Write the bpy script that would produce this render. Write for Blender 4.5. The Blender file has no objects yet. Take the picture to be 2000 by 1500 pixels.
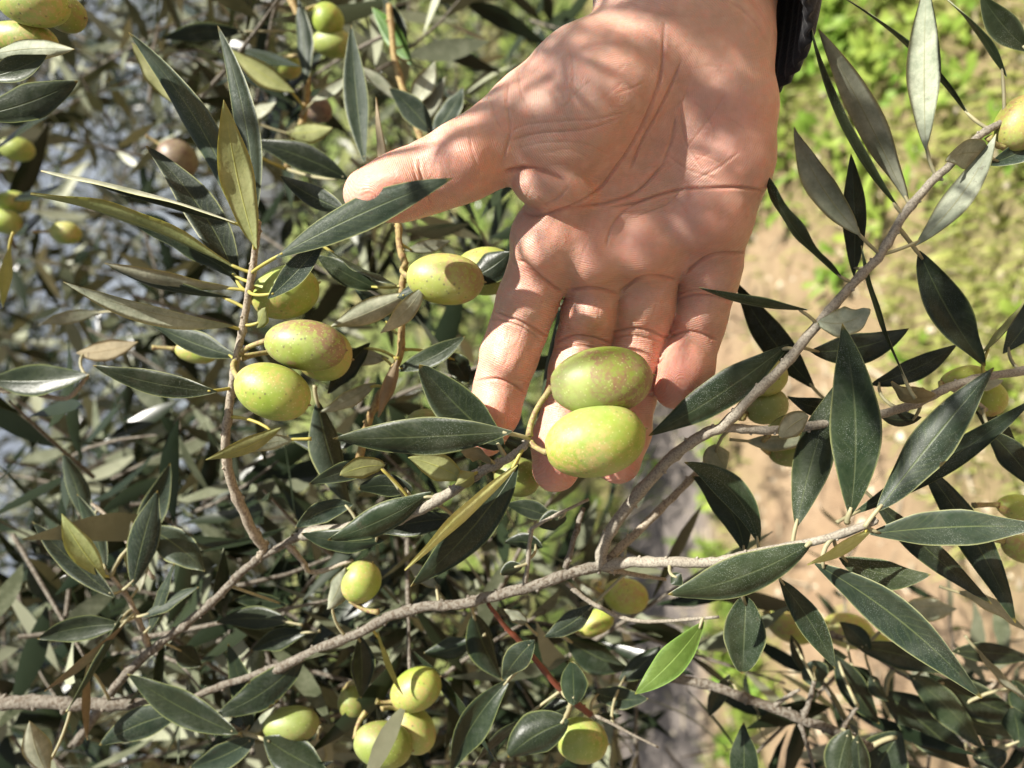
import bpy, bmesh, math, random
import numpy as np
from mathutils import Vector, Matrix, noise as mnoise

rng = random.Random(11)
scene = bpy.context.scene
COL = scene.collection

# ------------------------------------------------------------------ camera
PITCH = math.radians(17.0)
CAM_H = 1.32
FPX = 1455.0                      # focal length in pixels of a 2000 px wide frame (69 deg phone lens)
CAM = Vector((0.0, 0.0, CAM_H))
VIEW = Vector((0, math.cos(PITCH), -math.sin(PITCH)))
RIGHT = Vector((0, -math.sin(PITCH), -math.cos(PITCH)))   # the phone was held on its side
UP = Vector((1, 0, 0))
cam_d = bpy.data.cameras.new("camera")
cam_d.sensor_width = 36.0
cam_d.lens = 36.0 * FPX / 2000.0
cam_d.clip_start = 0.02
cam_d.clip_end = 2000.0
cam_d.dof.use_dof = True
cam_d.dof.focus_distance = 0.246
cam_d.dof.aperture_fstop = cam_d.lens / 3.1
cam = bpy.data.objects.new("camera", cam_d)
COL.objects.link(cam)
M = Matrix((RIGHT, UP, -VIEW)).transposed().to_4x4()
M.translation = CAM
cam.matrix_world = M
scene.camera = cam
bpy.context.view_layer.update()

# ------------------------------------------------------------------ light
SUN = (-RIGHT * 0.70 + UP * 0.50 - VIEW * 0.46).normalized()    # towards the sun
world = bpy.data.worlds.new("World")
scene.world = world
world.use_nodes = True
wt = world.node_tree
wt.nodes.clear()
sky = wt.nodes.new("ShaderNodeTexSky")
sky.sky_type = 'NISHITA'
sky.sun_disc = False
sky.sun_elevation = math.asin(SUN.z)
sky.sun_rotation = math.atan2(SUN.x, SUN.y)
sky.air_density = 1.0
sky.dust_density = 2.0
bg = wt.nodes.new("ShaderNodeBackground")
bg.inputs[1].default_value = 0.05
wo = wt.nodes.new("ShaderNodeOutputWorld")
veil = wt.nodes.new("ShaderNodeHueSaturation")      # thin high haze: a whiter sky all round
veil.inputs["Saturation"].default_value = 0.38
wt.links.new(sky.outputs[0], veil.inputs["Color"])
wt.links.new(veil.outputs[0], bg.inputs[0])
wt.links.new(bg.outputs[0], wo.inputs[0])
sun_d = bpy.data.lights.new("sun", 'SUN')
sun_d.energy = 5.0
sun_d.angle = math.radians(0.6)
sun_d.color = (1.0, 0.95, 0.86)
sun = bpy.data.objects.new("sun", sun_d)
sun.rotation_euler = SUN.to_track_quat('Z', 'Y').to_euler()
COL.objects.link(sun)
scene.view_settings.view_transform = 'Standard'
scene.view_settings.look = 'None'
scene.view_settings.gamma = 1.0
scene.view_settings.exposure = 1.42
scene.view_settings.use_curve_mapping = False
scene.cycles.use_denoising = True
scene.cycles.max_bounces = 8
scene.cycles.transparent_max_bounces = 8
scene.cycles.caustics_reflective = False
scene.cycles.caustics_refractive = False
scene.cycles.sample_clamp_indirect = 6.0

# ------------------------------------------------------------------ helpers
def U(px, py, d):
    """a point d millimetres deep along the view axis, on the ray through photo pixel px, py"""
    d = d / 1000.0
    return CAM + VIEW * d + RIGHT * ((px - 1000.0) / FPX * d) + UP * ((750.0 - py) / FPX * d)

def project(p):
    q = p - CAM
    d = q.dot(VIEW)
    return 1000 + FPX * q.dot(RIGHT) / d, 750 - FPX * q.dot(UP) / d, d

def catmull(pts, n):
    pts = [np.array(p, float) for p in pts]
    P = [2 * pts[0] - pts[1]] + pts + [2 * pts[-1] - pts[-2]]
    out = []
    for i in range(1, len(P) - 2):
        for k in range(n):
            t = k / n
            out.append(0.5 * ((2 * P[i]) + (-P[i-1] + P[i+1]) * t + (2*P[i-1] - 5*P[i] + 4*P[i+1] - P[i+2]) * t*t
                              + (-P[i-1] + 3*P[i] - 3*P[i+1] + P[i+2]) * t**3))
    out.append(pts[-1])
    return out

def mesh_obj(name, verts, faces, mats, parent=None, mat_ids=None, smooth=True, uvs=None):
    me = bpy.data.meshes.new(name)
    me.from_pydata(verts, [], faces)
    for m in (mats if isinstance(mats, (list, tuple)) else [mats]):
        me.materials.append(m)
    if mat_ids is not None:
        me.polygons.foreach_set("material_index", np.array(mat_ids, dtype=np.int32))
    if smooth:
        me.polygons.foreach_set("use_smooth", np.ones(len(me.polygons), dtype=bool))
    if uvs is not None:
        uvl = me.uv_layers.new(name="UVMap")
        li = np.empty(len(me.loops), dtype=np.int32)
        me.loops.foreach_get("vertex_index", li)
        uvl.data.foreach_set("uv", np.array(uvs, dtype=np.float32)[li].ravel())
    me.update()
    o = bpy.data.objects.new(name, me)
    COL.objects.link(o)
    if parent is not None:
        o.parent = parent
    return o

def tube_geo(pts, radii, n=8, caps=True, wob=0.0, seed=0.0):
    """pts: world Vectors"""
    verts, faces = [], []
    pts = [Vector(p) for p in pts]
    ref = None
    for i, p in enumerate(pts):
        t = (pts[min(i+1, len(pts)-1)] - pts[max(i-1, 0)]).normalized()
        if ref is None:
            ref = t.orthogonal().normalized()
        ref = (ref - t * ref.dot(t)).normalized()
        b = t.cross(ref)
        for k in range(n):
            a = 2 * math.pi * k / n
            r = radii[i]
            if wob:
                r *= 1 + wob * mnoise.noise(Vector((math.cos(a) * 1.3 + seed, math.sin(a) * 1.3, i * 0.55)))
            verts.append(p + ref * (math.cos(a) * r) + b * (math.sin(a) * r))
    for i in range(len(pts) - 1):
        for k in range(n):
            k2 = (k + 1) % n
            faces.append((i*n + k, i*n + k2, (i+1)*n + k2, (i+1)*n + k))
    if caps:
        faces.append(tuple(range(n))[::-1])
        faces.append(tuple((len(pts)-1)*n + k for k in range(n)))
    return verts, faces

def tag(o, label=None, cat=None, group=None, kind=None):
    if label: o["label"] = label
    if cat: o["category"] = cat
    if group: o["group"] = group
    if kind: o["kind"] = kind
    return o

def empty(name, loc):
    o = bpy.data.objects.new(name, None)
    o.location = loc
    o.empty_display_size = 0.01
    COL.objects.link(o)
    return o

def keep(o, parent):
    """parent with the vertices left in world coordinates"""
    o.parent = parent
    o.matrix_parent_inverse = Matrix.Translation(-Vector(parent.location))

# ------------------------------------------------------------------ materials
class NT:
    def __init__(self, name):
        self.mat = bpy.data.materials.new(name)
        self.mat.use_nodes = True
        self.t = self.mat.node_tree
        self.t.nodes.clear()
        self.out = self.t.nodes.new("ShaderNodeOutputMaterial")
    def n(self, kind, **kw):
        nd = self.t.nodes.new("ShaderNode" + kind)
        for k, v in kw.items():
            if k.startswith("i_"):
                nd.inputs[k[2:].replace("_", " ")].default_value = v
            else:
                setattr(nd, k, v)
        return nd
    def l(self, a, b):
        self.t.links.new(a, b)
    def noise(self, scale, detail=4, rough=0.6, vec=None, dist=0.0):
        nd = self.n("TexNoise")
        nd.inputs["Scale"].default_value = scale
        nd.inputs["Detail"].default_value = detail
        nd.inputs["Roughness"].default_value = rough
        nd.inputs["Distortion"].default_value = dist
        if vec is not None: self.l(vec, nd.inputs["Vector"])
        return nd.outputs["Fac"]
    def ramp(self, fac, stops):
        nd = self.n("ValToRGB")
        el = nd.color_ramp.elements
        while len(el) < len(stops): el.new(0.5)
        for e, (p, c) in zip(el, stops):
            e.position = p
            e.color = (c, c, c, 1) if isinstance(c, (int, float)) else (*c, 1)
        self.l(fac, nd.inputs[0])
        return nd.outputs[0]
    def mix(self, fac, a, b, blend='MIX'):
        nd = self.n("Mix", data_type='RGBA', blend_type=blend)
        for sock, v in ((nd.inputs[0], fac), (nd.inputs[6], a), (nd.inputs[7], b)):
            if isinstance(v, (int, float)): sock.default_value = v
            elif isinstance(v, tuple): sock.default_value = (*v, 1) if len(v) == 3 else v
            else: self.l(v, sock)
        return nd.outputs[2]
    def math(self, op, a, b=None, clamp=False):
        nd = self.n("Math", operation=op, use_clamp=clamp)
        for sock, v in zip(nd.inputs, (a, b)):
            if v is None: continue
            if isinstance(v, (int, float)): sock.default_value = v
            else: self.l(v, sock)
        return nd.outputs[0]
    def bump(self, height, strength, dist, normal=None):
        nd = self.n("Bump")
        nd.inputs["Strength"].default_value = strength
        nd.inputs["Distance"].default_value = dist
        self.l(height, nd.inputs["Height"])
        if normal is not None: self.l(normal, nd.inputs["Normal"])
        return nd.outputs[0]
    def bsdf(self, **kw):
        b = self.n("BsdfPrincipled")
        for k, v in kw.items():
            s = b.inputs[k.replace("_", " ")]
            if isinstance(v, (int, float)): s.default_value = v
            elif isinstance(v, tuple): s.default_value = (*v, 1) if (len(v) == 3 and s.type == 'RGBA') else v
            else: self.l(v, s)
        return b

def leaf_material(name, base, base2, rib, edge, rough, spec, transl, spots=0.0, spot_col=(0.05, 0.03, 0.02), bump=0.35, specks=0.0, coat=0.0):
    m = NT(name)
    tc = m.n("TexCoord")
    oi = m.n("ObjectInfo")
    uv = m.n("SeparateXYZ"); m.l(tc.outputs["UV"], uv.inputs[0])
    obj = tc.outputs["Object"]
    off = m.n("VectorMath", operation='SCALE'); off.inputs[0].default_value = (7.1, 3.3, 5.7); m.l(oi.outputs["Random"], off.inputs["Scale"])
    ad = m.n("VectorMath", operation='ADD'); m.l(obj, ad.inputs[0]); m.l(off.outputs[0], ad.inputs[1])
    p = ad.outputs[0]
    n1 = m.noise(75, 6, 0.7, p)
    col = m.mix(m.ramp(n1, [(0.38, 0.0), (0.62, 1.0)]), base, base2)
    n9 = m.noise(420, 4, 0.7, p)
    col = m.mix(m.ramp(n9, [(0.40, 0.22), (0.62, 0.0)]), col, tuple(v * 0.55 for v in base))
    # each leaf a little different
    hv = m.n("HueSaturation")
    hv.inputs["Hue"].default_value = 0.5
    m.l(m.math('MULTIPLY_ADD', oi.outputs["Random"], 0.5), hv.inputs["Value"])
    hv.inputs["Value"].default_value = 1
    mm = m.n("MapRange"); m.l(oi.outputs["Random"], mm.inputs[0]); mm.inputs[3].default_value = 0.75; mm.inputs[4].default_value = 1.3
    m.l(mm.outputs[0], hv.inputs["Value"])
    mm2 = m.n("MapRange"); m.l(m.math('FRACT', m.math('MULTIPLY', oi.outputs["Random"], 7.13)), mm2.inputs[0]); mm2.inputs[3].default_value = 0.475; mm2.inputs[4].default_value = 0.515
    m.l(mm2.outputs[0], hv.inputs["Hue"])
    m.l(col, hv.inputs["Color"])
    col = hv.outputs[0]
    ax = m.math('ABSOLUTE', m.math('SUBTRACT', uv.outputs[0], 0.5))
    ribm = m.math('MULTIPLY', m.ramp(ax, [(0.008, 1.0), (0.030, 0.0)]), m.ramp(uv.outputs[1], [(0.0, 1.0), (0.6, 0.75), (0.97, 0.1)]))
    col = m.mix(m.math('MULTIPLY', ribm, 0.62), col, rib)
    edm = m.ramp(ax, [(0.455, 0.0), (0.49, 1.0)])
    col = m.mix(m.math('MULTIPLY', edm, 0.6), col, edge)
    tipm = m.ramp(uv.outputs[1], [(0.965, 0.0), (0.995, 1.0)])
    col = m.mix(m.math('MULTIPLY', tipm, 0.35), col, (0.42, 0.30, 0.06))
    if spots:
        sp = m.noise(330, 3, 0.7, p)
        big = m.noise(38, 2, 0.5, p)
        k = m.math('MULTIPLY', m.ramp(sp, [(0.60, 0.0), (0.68, 1.0)]), m.ramp(big, [(0.48, 0.0), (0.66, 1.0)]))
        col = m.mix(m.math('MULTIPLY', k, spots), col, spot_col)
    if specks:
        vs = m.n("TexVoronoi"); vs.inputs["Scale"].default_value = 2300; m.l(p, vs.inputs["Vector"])
        dn = m.noise(70, 3, 0.6, p)
        k = m.math('MULTIPLY', m.ramp(vs.outputs["Distance"], [(0.16, 1.0), (0.30, 0.0)]), m.ramp(dn, [(0.42, 0.0), (0.66, 1.0)]))
        col = m.mix(m.math('MULTIPLY', k, specks), col, (0.45, 0.48, 0.43))
        dust = m.noise(120, 5, 0.7, p)
        col = m.mix(m.math('MULTIPLY', m.ramp(dust, [(0.5, 0.0), (0.8, 1.0)]), 0.10), col, (0.30, 0.32, 0.28))
    # faint slanting side veins, leathery grain
    sv = m.math('SINE', m.math('ADD', m.math('MULTIPLY', m.math('SUBTRACT', uv.outputs[1], m.math('MULTIPLY', ax, 0.35)), 95.0), m.math('MULTIPLY', m.noise(140, 2, 0.5, p), 9.0)))
    svm = m.math('MULTIPLY', m.ramp(sv, [(0.55, 0.0), (1.0, 1.0)]), m.ramp(m.noise(95, 3, 0.6, p), [(0.4, 0.0), (0.65, 1.0)]))
    col = m.mix(m.math('MULTIPLY', svm, 0.16), col, rib)
    wv = m.n("TexNoise"); wv.inputs["Scale"].default_value = 900; wv.inputs["Detail"].default_value = 2; m.l(p, wv.inputs["Vector"])
    h = m.math('ADD', m.math('MULTIPLY', wv.outputs[0], 0.5), m.noise(190, 3, 0.6, p))
    h = m.math('SUBTRACT', h, m.math('MULTIPLY', ribm, 0.8))
    nb = m.bump(h, bump, 0.0005)
    b = m.bsdf(Base_Color=col, Roughness=rough, Specular_IOR_Level=spec, Normal=nb)
    if coat:
        b.inputs["Coat Weight"].default_value = coat
        b.inputs["Coat Roughness"].default_value = 0.35
    tr = m.n("BsdfTranslucent")
    m.l(m.mix(0.75, col, (0.34, 0.38, 0.05)), tr.inputs[0])
    ms = m.n("MixShader"); ms.inputs[0].default_value = transl
    m.l(b.outputs[0], ms.inputs[1]); m.l(tr.outputs[0], ms.inputs[2])
    m.l(ms.outputs[0], m.out.inputs[0])
    return m.mat

M_UP = leaf_material("leaf_upper", (0.013, 0.024, 0.010), (0.029, 0.041, 0.020), (0.085, 0.105, 0.05), (0.19, 0.20, 0.08), 0.42, 0.22, 0.05, spots=0.3, specks=0.4)
M_UPD = leaf_material("leaf_upper_clean", (0.011, 0.018, 0.009), (0.019, 0.027, 0.014), (0.07, 0.09, 0.035), (0.15, 0.17, 0.06), 0.38, 0.22, 0.04, specks=0.15)
M_UPB = leaf_material("leaf_upper_waxy", (0.015, 0.027, 0.016), (0.029, 0.041, 0.026), (0.12, 0.15, 0.06), (0.26, 0.27, 0.11), 0.5, 0.22, 0.05, spots=0.3, specks=0.3)
M_LO = leaf_material("leaf_lower", (0.16, 0.18, 0.125), (0.32, 0.335, 0.25), (0.20, 0.19, 0.08), (0.36, 0.35, 0.12), 0.62, 0.25, 0.10, spots=0.5)
M_LOY = leaf_material("leaf_lower_yellowed", (0.195, 0.225, 0.085), (0.275, 0.295, 0.13), (0.36, 0.38, 0.06), (0.42, 0.40, 0.10), 0.6, 0.25, 0.14, spots=0.9)
M_TAN = leaf_material("leaf_dry", (0.26, 0.22, 0.13), (0.17, 0.145, 0.085), (0.14, 0.10, 0.05), (0.36, 0.31, 0.18), 0.65, 0.2, 0.08, spots=0.9)
M_PALE = leaf_material("leaf_pale_fold", (0.42, 0.46, 0.15), (0.50, 0.52, 0.24), (0.42, 0.42, 0.12), (0.5, 0.48, 0.2), 0.55, 0.3, 0.2)
M_LIME = leaf_material("leaf_young", (0.07, 0.155, 0.022), (0.12, 0.22, 0.045), (0.30, 0.45, 0.10), (0.25, 0.42, 0.08), 0.45, 0.4, 0.28, spots=0.3)

def simple(name, c1, c2, scale, rough=0.7, bump=0.4, dist=0.001, spec=0.3, c3=None, nscale2=None):
    m = NT(name)
    tc = m.n("TexCoord")
    n1 = m.noise(scale, 5, 0.65, tc.outputs["Object"])
    col = m.mix(m.ramp(n1, [(0.32, 0.0), (0.68, 1.0)]), c1, c2)
    n2 = m.noise(scale * (nscale2 or 4.3), 4, 0.7, tc.outputs["Object"])
    if c3:
        col = m.mix(m.ramp(n2, [(0.48, 0.0), (0.58, 1.0)]), col, c3)
    h = m.math('ADD', n1, n2)
    b = m.bsdf(Base_Color=col, Roughness=rough, Specular_IOR_Level=spec, Normal=m.bump(h, bump, dist))
    m.l(b.outputs[0], m.out.inputs[0])
    return m.mat

M_PET = simple("leaf_stalk", (0.36, 0.30, 0.06), (0.27, 0.26, 0.08), 300, 0.5, 0.2, 0.0003)
M_PETG = simple("leaf_stalk_grey", (0.22, 0.21, 0.13), (0.30, 0.27, 0.15), 300, 0.55, 0.3, 0.0003)
M_BARK = simple("twig_bark", (0.27, 0.235, 0.18), (0.34, 0.30, 0.235), 260, 0.8, 0.6, 0.0008, 0.2, (0.18, 0.145, 0.11))
M_BARKD = simple("branch_bark", (0.15, 0.135, 0.11), (0.22, 0.20, 0.165), 150, 0.85, 0.9, 0.0014, 0.2, (0.10, 0.08, 0.06))
M_BARKG = simple("young_twig_bark", (0.235, 0.21, 0.17), (0.30, 0.275, 0.22), 330, 0.7, 0.5, 0.0006, 0.25, (0.17, 0.15, 0.12))
M_BARKY = simple("ochre_twig_bark", (0.30, 0.23, 0.09), (0.22, 0.165, 0.075), 120, 0.7, 0.5, 0.0008, 0.25, (0.18, 0.11, 0.05))
M_BARKR = simple("red_twig_bark", (0.15, 0.04, 0.02), (0.09, 0.035, 0.022), 150, 0.5, 0.3, 0.0006, 0.35)
M_STALK = simple("olive_stalk", (0.32, 0.30, 0.10), (0.24, 0.20, 0.09), 260, 0.6, 0.3, 0.0004, 0.3, (0.20, 0.12, 0.07))

def olive_material(name, green, light, blush, blush_amt, speck=0.5):
    m = NT(name)
    tc = m.n("TexCoord"); oi = m.n("ObjectInfo")
    g = tc.outputs["Generated"]; uvn = m.n("SeparateXYZ"); m.l(tc.outputs["UV"], uvn.inputs[0])
    off = m.n("VectorMath", operation='SCALE'); off.inputs[0].default_value = (3.1, 4.3, 2.7); m.l(oi.outputs["Random"], off.inputs["Scale"])
    ad = m.n("VectorMath", operation='ADD'); m.l(tc.outputs["Object"], ad.inputs[0]); m.l(off.outputs[0], ad.inputs[1])
    p = ad.outputs[0]
    n1 = m.noise(70, 4, 0.6, p)
    col = m.mix(m.ramp(n1, [(0.35, 0.0), (0.68, 1.0)]), green, light)
    # russeting near the ends, in grainy patches
    grain = m.noise(520, 5, 0.75, p)
    patch = m.noise(58, 3, 0.6, p)
    along = uvn.outputs[1]
    endm = m.math('ADD', m.ramp(along, [(0.0, 0.9), (0.33, 0.25), (0.6, 0.1), (0.95, 1.0)]), m.math('MULTIPLY', m.ramp(patch, [(0.46, 0.0), (0.60, 1.0)]), 1.2))
    bm = m.math('MULTIPLY', m.math('MULTIPLY', endm, m.ramp(grain, [(0.42, 0.08), (0.58, 1.0)])), blush_amt, True)
    col = m.mix(bm, col, blush)
    vs = m.n("TexVoronoi"); vs.inputs["Scale"].default_value = 420; m.l(p, vs.inputs["Vector"])
    dn = m.noise(60, 2, 0.5, p)
    k = m.math('MULTIPLY', m.ramp(vs.outputs["Distance"], [(0.10, 1.0), (0.22, 0.0)]), m.ramp(dn, [(0.40, 0.0), (0.6, 1.0)]))
    col = m.mix(m.math('MULTIPLY', k, speck), col, (0.10, 0.095, 0.03))
    vs2 = m.n("TexVoronoi"); vs2.inputs["Scale"].default_value = 700; m.l(p, vs2.inputs["Vector"])
    k2 = m.ramp(vs2.outputs["Distance"], [(0.10, 1.0), (0.26, 0.0)])
    col = m.mix(m.math('MULTIPLY', k2, 0.30), col, (0.58, 0.60, 0.30))
    sc = m.noise(150, 5, 0.75, p, 1.5)
    col = m.mix(m.math('MULTIPLY', m.ramp(sc, [(0.63, 0.0), (0.70, 1.0)]), 0.5 * speck), col, (0.17, 0.12, 0.05))
    bloom = m.noise(36, 5, 0.7, p)
    col = m.mix(m.math('MULTIPLY', m.ramp(bloom, [(0.42, 0.0), (0.68, 1.0)]), 0.30), col, (0.40, 0.42, 0.26))
    h = m.math('ADD', m.noise(240, 4, 0.6, p), m.math('MULTIPLY', grain, 0.3))
    b = m.bsdf(Base_Color=col, Roughness=m.math('MULTIPLY_ADD', n1, 0.25), Specular_IOR_Level=0.45, Normal=m.bump(h, 0.16, 0.0006))
    rr = m.n("MapRange"); m.l(sc, rr.inputs[0]); rr.inputs[3].default_value = 0.36; rr.inputs[4].default_value = 0.62
    m.l(rr.outputs[0], b.inputs["Roughness"])
    b.subsurface_method = 'RANDOM_WALK'
    b.inputs["Subsurface Weight"].default_value = 0.18
    b.inputs["Subsurface Radius"].default_value = (0.7, 1.0, 0.2)
    b.inputs["Subsurface Scale"].default_value = 0.005
    m.l(b.outputs[0], m.out.inputs[0])
    return m.mat

M_OL = {
 'g': olive_material("olive_green", (0.175, 0.25, 0.025), (0.27, 0.345, 0.06), (0.36, 0.27, 0.085), 0.75, 1.0),
 'b': olive_material("olive_blushed", (0.17, 0.235, 0.028), (0.26, 0.32, 0.065), (0.20, 0.115, 0.06), 1.2, 1.0),
 'y': olive_material("olive_yellowing", (0.25, 0.31, 0.035), (0.33, 0.36, 0.075), (0.31, 0.20, 0.075), 0.8, 0.9),
 'p': olive_material("olive_ripening", (0.10, 0.045, 0.04), (0.16, 0.08, 0.05), (0.05, 0.02, 0.03), 0.8, 0.4),
 'm': olive_material("olive_mauve", (0.13, 0.08, 0.055), (0.17, 0.13, 0.06), (0.09, 0.04, 0.035), 0.8, 0.4),
 'd': olive_material("olive_deep_green", (0.14, 0.19, 0.03), (0.20, 0.25, 0.05), (0.22, 0.15, 0.06), 0.5, 0.8),
}

# ------------------------------------------------------------------ ground
def nz(x, y, s=1.0, o=0.0):
    return mnoise.noise(Vector((x * s + o, y * s - o, o * 0.37)))

def grass_mask(x, y):
    """0 bare earth .. 1 grass, in metres on the ground"""
    g = 0.0
    def blob(cx, cy, rx, ry, a=1.0):
        q = ((x - cx) / rx) ** 2 + ((y - cy) / ry) ** 2
        return a * math.exp(-q)
    g = max(g, blob(0.22, 1.08, 0.55, 0.24, 1.35))     # verge below the shoot
    g = max(g, blob(0.0, 0.80, 0.45, 0.30, 1.0))
    g = max(g, blob(0.95, 1.45, 0.50, 0.55, 1.25))     # weeds on the right
    g = max(g, blob(-0.80, 1.95, 0.45, 0.13, 1.3))     # strip along the track
    g = max(g, blob(-1.9, 2.0, 0.8, 0.15, 1.2))
    g = max(g, blob(0.6, 2.9, 1.3, 0.55, 1.2))
    g = max(g, blob(-0.45, 2.75, 0.28, 0.22, 0.8))
    g = max(g, blob(0.5, 5.0, 3.0, 1.2, 1.1))
    if y > 2.95: g = max(g, 0.85 * min(1.0, (y - 2.95) / 0.35))
    g += 0.45 * nz(x, y, 2.6, 3.1) + 0.3 * nz(x, y, 7.0, 1.7)
    return min(1.0, max(0.0, g))

def track_mask(x, y):
    e = 2.45 + 0.10 * nz(x, 0, 1.3, 5.0)
    a = 1.0 if x < -0.15 else max(0.0, 1 - (x + 0.15) / 0.5)
    return a * max(0.0, min(1.0, (0.38 - abs(y - e)) / 0.10))

def ground_h(x, y):
    return 0.05 * nz(x, y, 1.1, 9.0) + 0.018 * nz(x, y, 5.0, 2.0) + 0.006 * nz(x, y, 18.0, 4.0)

def build_ground():
    mt = NT("earth")
    tc = mt.n("TexCoord"); at = mt.n("Attribute", attribute_name="cover"); sp = mt.n("SeparateColor"); mt.l(at.outputs["Color"], sp.inputs[0])
    p = tc.outputs["Object"]
    n1 = mt.noise(3.0, 6, 0.65, p); n2 = mt.noise(28, 6, 0.7, p); n3 = mt.noise(140, 4, 0.7, p)
    earth = mt.mix(mt.ramp(n1, [(0.3, 0.0), (0.7, 1.0)]), (0.41, 0.28, 0.17), (0.51, 0.375, 0.245))
    earth = mt.mix(mt.ramp(n2, [(0.42, 0.0), (0.7, 0.75)]), earth, (0.27, 0.18, 0.11))
    earth = mt.mix(mt.ramp(n3, [(0.6, 0.0), (0.72, 0.6)]), earth, (0.5, 0.40, 0.28))
    soil = mt.mix(mt.ramp(n2, [(0.3, 0.0), (0.65, 1.0)]), (0.20, 0.19, 0.07), (0.34, 0.28, 0.15))
    lush = mt.mix(mt.ramp(n2, [(0.3, 0.0), (0.65, 1.0)]), (0.06, 0.10, 0.02), (0.15, 0.21, 0.045))
    soil = mt.mix(sp.outputs[2], soil, lush)
    col = mt.mix(sp.outputs[0], earth, soil)
    trk = mt.mix(mt.ramp(n2, [(0.3, 0.0), (0.7, 1.0)]), (0.20, 0.175, 0.16), (0.27, 0.235, 0.21))
    col = mt.mix(sp.outputs[1], col, trk)
    b = mt.bsdf(Base_Color=col, Roughness=0.95, Specular_IOR_Level=0.15, Normal=mt.bump(mt.math('ADD', n2, n3), 0.9, 0.02))
    mt.l(b.outputs[0], mt.out.inputs[0])
    # one sheet: fine near the camera, coarse out to the horizon
    xs = np.concatenate([[-900, -300, -90, -30, -12, -7], np.linspace(-4.5, 4.5, 130), [7, 12, 30, 90, 300, 900]])
    ys = np.concatenate([[-900, -200, -40, -10, -3, -1], np.linspace(0.0, 8.0, 120), [10, 14, 22, 45, 110, 300, 900]])
    V = []; C = []
    for y in ys:
        for x in xs:
            far = max(abs(x), abs(y))
            V.append((x, y, ground_h(x, y) if far < 15 else 0.02))
            C.append((grass_mask(x, y), track_mask(x, y), min(1.0, max(0.0, (y - 2.8) / 0.4)), 1))
    nx = len(xs)
    F = [(j*nx+i, j*nx+i+1, (j+1)*nx+i+1, (j+1)*nx+i) for j in range(len(ys)-1) for i in range(nx-1)]
    o = mesh_obj("ground", V, F, mt.mat)
    ca = o.data.color_attributes.new("cover", 'FLOAT_COLOR', 'POINT')
    ca.data.foreach_set("color", np.array(C, dtype=np.float32).ravel())
    tag(o, "dry sandy earth with grassy patches beneath the olive tree", None, None, "structure")

def green_mat(name, c1, c2, transl):
    m = NT(name)
    at = m.n("Attribute", attribute_name="tint")
    col = m.mix(at.outputs["Fac"], c1, c2)
    b = m.bsdf(Base_Color=col, Roughness=0.55, Specular_IOR_Level=0.3)
    tr = m.n("BsdfTranslucent"); m.l(col, tr.inputs[0])
    ms = m.n("MixShader"); ms.inputs[0].default_value = transl
    m.l(b.outputs[0], ms.inputs[1]); m.l(tr.outputs[0], ms.inputs[2]); m.l(ms.outputs[0], m.out.inputs[0])
    return m.mat

def set_tint(o, T):
    a = o.data.attributes.new("tint", 'FLOAT', 'POINT')
    a.data.foreach_set("value", np.array(T, dtype=np.float32))

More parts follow.
